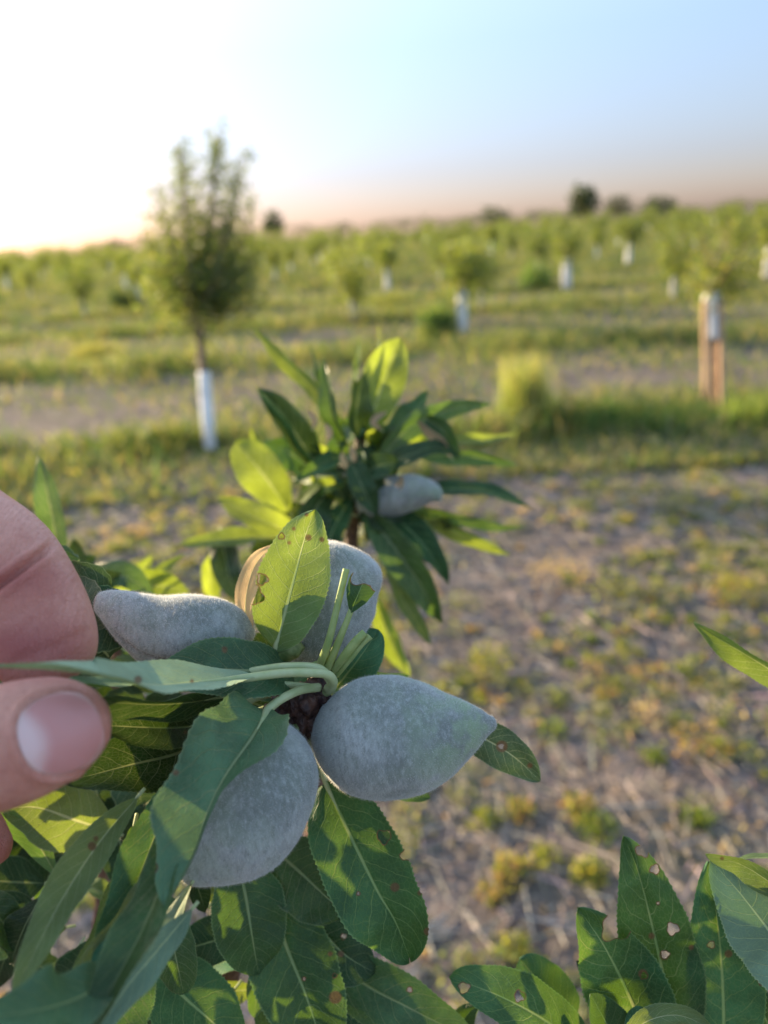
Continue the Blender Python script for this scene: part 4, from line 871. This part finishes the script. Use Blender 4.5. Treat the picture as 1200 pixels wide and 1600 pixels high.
# ================================================================== ORCHARD TREES
PL_ = [(.065, .10, .032), (.085, .12, .04), (.12, .15, .045), (.17, .18, .055)]  # crown greens lightened to stand in for haze over the orchard
def crown_data(forks, n, L0, w0, pal, spread=.10, dense_low=1.3):
    """leaf pieces scattered along upright shoots; forks: list of world polylines"""
    lens = np.array([np.linalg.norm(np.diff(np.array(p), axis=0), axis=1).sum() for p in forks]); out = []
    for p, l in zip(forks, lens):
        k = max(int(n * l / lens.sum()), 6); t = rng.random(k) ** dense_low
        c = crom(p, np.clip(t, 0, 1)); sp_ = spread * (1.12 - .92 * t)
        c = c + rng.normal(size=(k, 3)) * sp_[:, None]
        out.append(petals(c, L0 * (.6 + .8 * rng.random(k)), w0 * (.6 + .8 * rng.random(k)), colvar(k, pal), .35))
    return merge(out)
def limbs(forks, r0):
    return join([tube_data(p, [r0, r0 * .6, r0 * .25][:len(p)] if len(p) <= 3 else np.linspace(r0, r0 * .2, len(p)), 6, 12) for p in forks])
# the big blurred tree at left, in front
b0 = G(330, 708); D0 = -(ICAM @ np.r_[b0, 1])[2]
T0 = thing('almond_tree', b0, 'nearest young tree at left, dark bushy crown against bright sky, white wrapped trunk', 'tree', 'young almond trees in rows')
sp0 = lambda px_, py_, dz=0: P(px_, py_, D0 + dz)
tr_pts = [b0, sp0(324, 650), sp0(318, 580), sp0(311, 520), sp0(306, 478)]
V, f = tube_data(tr_pts, [.036, .034, .032, .03, .028], 12, 40, .12); mk('trunk', V, f, M_BARK, T0)
V, f = tube_data([b0 + (0, 0, .01), sp0(324, 650), sp0(319, 582)], [.048, .049, .047], 16, 20); mk('trunk_wrap', V, f, M_GUARD, T0)
tips = [(284, 216, .05), (342, 196, -.05), (385, 236, .1), (281, 235, -.1), (343, 222, .1), (336, 240, -.15), (288, 262, .15), (246, 290, -.1), (372, 268, -.1), (398, 318, .1), (224, 366, .1), (405, 398, -.1), (256, 330, -.25), (310, 335, .2), (362, 320, -.3), (236, 430, .2), (396, 450, .2), (330, 360, .35), (290, 380, -.35), (350, 400, -.35), (320, 420, .3), (262, 400, .3), (385, 370, .3)]
forks = [[sp0(306, 482), sp0(308 + (x - 308) * .55, 482 + (y - 482) * .4, dz * .7), sp0(x, y, dz)] for x, y, dz in tips]
V, f = limbs(forks, .016); mk('limb', V, f, M_BARK, T0)
PLd = [(.06, .09, .032), (.085, .115, .04), (.12, .145, .05), (.16, .17, .065)]
low = [[sp0(310 + random.uniform(-20, 20), 455), sp0(310 + random.uniform(-85, 92), random.uniform(365, 505), random.uniform(-.35, .35))] for _ in range(28)]
cd = merge([crown_data(forks, 5600, .062, .017, PLd, .15, .9), crown_data(low, 2200, .07, .022, PLd, .19)])
mk('crown', cd[0], cd[1], M_FOL, T0, cols=cd[2])

# staked tree at right
b1 = G(1116, 645); D1 = -(ICAM @ np.r_[b1, 1])[2]; s1 = lambda px_, py_, dz=0: P(px_, py_, D1 + dz)
T1 = thing('almond_tree', b1, 'young tree at right with sparse yellow green crown, white wrap held between two wooden stakes', 'tree', 'young almond trees in rows')
V, f = tube_data([b1, s1(1116, 560), s1(1114, 450), s1(1120, 400)], [.03, .028, .026, .02], 10, 30, .1); mk('trunk', V, f, M_BARK, T1)
V, f = tube_data([s1(1114, 532), s1(1112, 495), s1(1111, 460)], [.066, .066, .066], 16, 16); mk('trunk_wrap', V, f, M_GUARD, T1)
for (xa, ya, xb, yb, dz) in [(1103, 615, 1101, 470, -.09), (1128, 648, 1126, 470, -.07)]:
    g = G(xa, ya) if dz < -.08 else G(xa, ya)
    V, f = tube_data([s1(xa, ya + 8, dz), s1(xb, yb, dz)], [.026, .024], 8, 8); mk('stake', V, f, M_WOOD, T1)
tips = [(1070, 400, .2), (1095, 350, -.2), (1140, 340, .1), (1180, 360, -.2), (1210, 400, .2), (1085, 440, -.3), (1165, 440, .3), (1120, 375, .35), (1150, 395, -.35), (1195, 440, 0)]
forks = [[s1(1117, 455), s1(1117 + (x - 1117) * .5, 455 + (y - 455) * .5, dz * .7), s1(x, y, dz)] for x, y, dz in tips]
V, f = limbs(forks, .012); mk('limb', V, f, M_BARK, T1)
cd = crown_data(forks, 950, .075, .020, [(.10, .13, .03), (.15, .17, .04), (.2, .2, .05)], .11)
mk('crown', cd[0], cd[1], M_FOL, T1, cols=cd[2])

# kinds of row tree: bare trunk wrap, crown
def proto(seed, H, ch, cw, n, pal, wrap_h, wrap_r):
    random.seed(seed)
    t = thing('almond_tree', (0, 0, 0), 'x', 'tree')
    V, f = tube_data([(0, 0, -.05), (.01, 0, ch * .5), (0, .02, ch + .1)], [.04, .035, .03], 8, 10); mk('trunk', V, f, M_BARK, t)
    V, f = tube_data([(0, 0, 0), (.005, 0, wrap_h)], [wrap_r, wrap_r], 12, 6); mk('trunk_wrap', V, f, M_GUARD, t)
    fk = []
    for k in range(11):
        a_ = k * 2.4 + random.random(); r = cw * random.uniform(.35, 1.) / 2
        fk.append([(0, 0, ch), (math.cos(a_) * r * .7, math.sin(a_) * r * .7, ch + (H - ch) * .4), (math.cos(a_) * r, math.sin(a_) * r, ch + (H - ch) * random.uniform(.65, 1.))])
    cd = crown_data(fk, n, .10, .034, pal, .13)
    mk('crown', cd[0], cd[1], M_FOL, t, cols=cd[2])
    return t
YG = [(.14, .17, .045), (.19, .20, .06), (.10, .135, .036)]  # yellow crown greens, also lightened to look hazy
protos = [proto(1, 1.40, .68, .85, 1100, YG, .66, .075), proto(2, 1.5, .72, .95, 1200, PL_, .7, .082), proto(3, 1.45, .7, .8, 1000, YG, .72, .098), proto(4, 1.6, .7, 1.1, 1300, PL_ + YG, .5, .06)]
M_GUARD_GREY = guard_mat('trunk_wrap_grey', (.38, .37, .35), (.52, .51, .49))  # darker grey wraps for the far row trees
mg = M_GUARD; M_GUARD = M_GUARD_GREY
protos += [proto(5, 1.55, .5, 1.3, 1300, PL_, .45, .05), proto(6, 1.7, .55, 1.5, 1400, PL_ + YG, .5, .055), proto(7, 1.4, .45, 1.1, 1100, YG, .4, .05)]; M_GUARD = mg
used = set()
def place(pi, loc, s, rz, label, group='young almond trees in rows'):
    src = protos[pi]
    if pi in used:
        t = src.copy(); COL.objects.link(t)
        for ch in src.children:
            c_ = ch.copy(); COL.objects.link(c_); c_.parent = t
    else: t = src; used.add(pi)
    t.location = Vector(loc); t.scale = (s, s, s); t.rotation_euler = (random.uniform(-.03, .03), random.uniform(-.03, .03), rz)
    t['label'] = label; t['group'] = group
    return t
random.seed(21)
named = [(722, 526, 0, 'small tree in the second row whose white trunk stands clear right of centre', 1.0),
         (885, 456, 2, 'small yellow green tree with the brightest white trunk in the third row', 1.05),
         (981, 418, 1, 'small dark crowned tree with white trunk just right of the brightest trunk', 1.05),
         (932, 405, 0, 'tiny tree with grey white trunk between the brightest trunk and the dark crowned tree', .8),
         (1086, 392, 0, 'tiny tree with pale trunk on the slope above the staked tree crown', .85),
         (606, 458, 0, 'small tree with pale pinkish trunk wrap above the blurred shoot', .95),
         (1196, 440, 0, 'small tree with white trunk cut by the right picture edge', 1.15)]
taken = []
for px_, py_, pi, lab, s in named:
    g = G(px_, py_); place(pi, g, s, random.random() * 6, lab); taken.append(g)
for k in range(2, 17):
    D_ = ROW0 + ROWS * k; step = 2.9 if k < 9 else 3.6
    x = -.6 * D_ - 2 + random.random() * 2
    while x < .6 * D_ + 3:
        X, Y = x + random.uniform(-.4, .4), D_ + random.uniform(-.4, .4); x += step
        if any(math.hypot(X - t[0], Y - t[1]) < 2.6 for t in taken): continue
        if random.random() < .10: continue
        place(random.choice([3, 4, 4, 5, 5, 6, 0]), (X, Y, gh(X, Y)), random.uniform(.8, 1.1), random.random() * 6, 'small blurred young tree with pale trunk wrap among the far orchard rows')
# trees on the skyline
def skytree(px_, ytop, D_, wpx, label, pal, shape=1., group=None, conic=False, n=700):
    a_ = ray(px_, 340); a_ = a_ / math.hypot(a_[0], a_[1]); x, y = a_[0] * D_, a_[1] * D_
    g = np.array((x, y, gh(x, y))); top = P(px_, ytop, -(ICAM @ np.r_[g, 1])[2]); H = top[2] - g[2]; r = wpx / F * D_ / 2
    t = thing('tree', g, label, 'tree', group)
    V, f = tube_data([g, g + (0, 0, H * .5), g + (0, 0, H * .85)], [H * .03, H * .022, H * .008], 7, 10); mk('trunk', V, f, M_BARK, t)
    q = nrm(rng.normal(size=(n, 3))) * rng.random((n, 1)) ** .4
    q = q * (1 + .25 * np.array([noise.noise(tuple(v_ * 1.7 + px_)) for v_ in q])[:, None])
    zz = q[:, 2] * .5 + .5; wd = (1.15 - zz) if conic else np.ones(n)
    c = np.c_[g[0] + q[:, 0] * r * wd, g[1] + q[:, 1] * r * wd, g[2] + H * (.12 + .88 * zz)]
    V, f, cc = petals(c, H * (.07 + .08 * rng.random(n)), H * (.04 + .05 * rng.random(n)), colvar(n, pal), .2)
    mk('crown', V, f, M_FAR, t, cols=cc)
DK = [(.045, .065, .025), (.06, .08, .03), (.08, .10, .035)]
skytree(911, 287, 95, 42, 'tallest dark tree standing up on the skyline', DK, conic=False)
skytree(1030, 305, 90, 50, 'dark rounded tree on the skyline at right', DK)
skytree(772, 322, 95, 50, 'broad dark tree on the skyline right of centre', DK)
skytree(425, 330, 130, 34, 'small faint tree on the skyline just right of the big blurred tree', DK)
skytree(345, 352, 120, 60, 'low dark tree on the skyline behind the big blurred tree', DK)
skytree(965, 305, 110, 40, 'narrow pale tree on the skyline between the two dark ones', [(.07, .08, .04)])
skytree(172, 372, 110, 44, 'low round tree on the skyline at far left', DK)
for k in range(62):
    px_ = -60 + k * 21.5 + random.uniform(-8, 8); yt = float(np.interp(px_, [0, 300, 500, 800, 1000, 1200], [397, 366, 354, 335, 320, 317])) + random.uniform(-10, 4)
    skytree(px_, yt, random.uniform(125, 160), random.uniform(30, 60), 'low blurred tree of the hedge line along the horizon', DK + [(.07, .09, .03)], group='hedge trees along the horizon', n=260)

# ================================================================== LIGHT
SUN_EL, SUN_AZ = 13.0, -52.0          # azimuth from the view direction, negative = left
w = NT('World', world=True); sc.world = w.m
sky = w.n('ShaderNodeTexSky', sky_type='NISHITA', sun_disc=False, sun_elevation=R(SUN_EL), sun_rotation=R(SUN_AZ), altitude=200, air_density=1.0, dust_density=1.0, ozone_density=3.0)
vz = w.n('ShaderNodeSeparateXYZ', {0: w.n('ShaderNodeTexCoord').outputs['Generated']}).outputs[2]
rp = w.n('ShaderNodeValToRGB', {0: vz})          # sky dimmed and tinted low down, brightened overhead out of view for fill light
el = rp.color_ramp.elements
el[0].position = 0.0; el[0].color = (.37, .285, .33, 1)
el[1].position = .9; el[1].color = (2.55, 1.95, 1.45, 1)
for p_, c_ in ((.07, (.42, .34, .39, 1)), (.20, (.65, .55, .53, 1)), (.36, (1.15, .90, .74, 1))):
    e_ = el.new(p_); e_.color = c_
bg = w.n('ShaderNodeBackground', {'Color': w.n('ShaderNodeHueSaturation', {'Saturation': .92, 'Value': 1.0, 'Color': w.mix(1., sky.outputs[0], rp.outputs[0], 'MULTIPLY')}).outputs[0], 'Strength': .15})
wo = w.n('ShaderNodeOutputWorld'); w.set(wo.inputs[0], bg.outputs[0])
sd = bpy.data.lights.new('sun', 'SUN'); sd.energy = 4.3; sd.angle = R(.6); sd.color = (1., .77, .46)
so = bpy.data.objects.new('sun', sd); COL.objects.link(so)
dirv = Vector((math.sin(R(SUN_AZ)) * math.cos(R(SUN_EL)), math.cos(R(SUN_AZ)) * math.cos(R(SUN_EL)), math.sin(R(SUN_EL))))
so.rotation_euler = dirv.to_track_quat('Z', 'Y').to_euler(); so.location = dirv * 50

sc.view_settings.view_transform = 'Standard'; sc.view_settings.look = 'None'; sc.view_settings.gamma = 1
sc.view_settings.exposure = 1.85; sc.view_settings.use_curve_mapping = False
sc.render.engine = 'CYCLES'
sc.cycles.use_denoising = True
sc.cycles.max_bounces = 8; sc.cycles.transparent_max_bounces = 12
sc.cycles.sample_clamp_indirect = 6
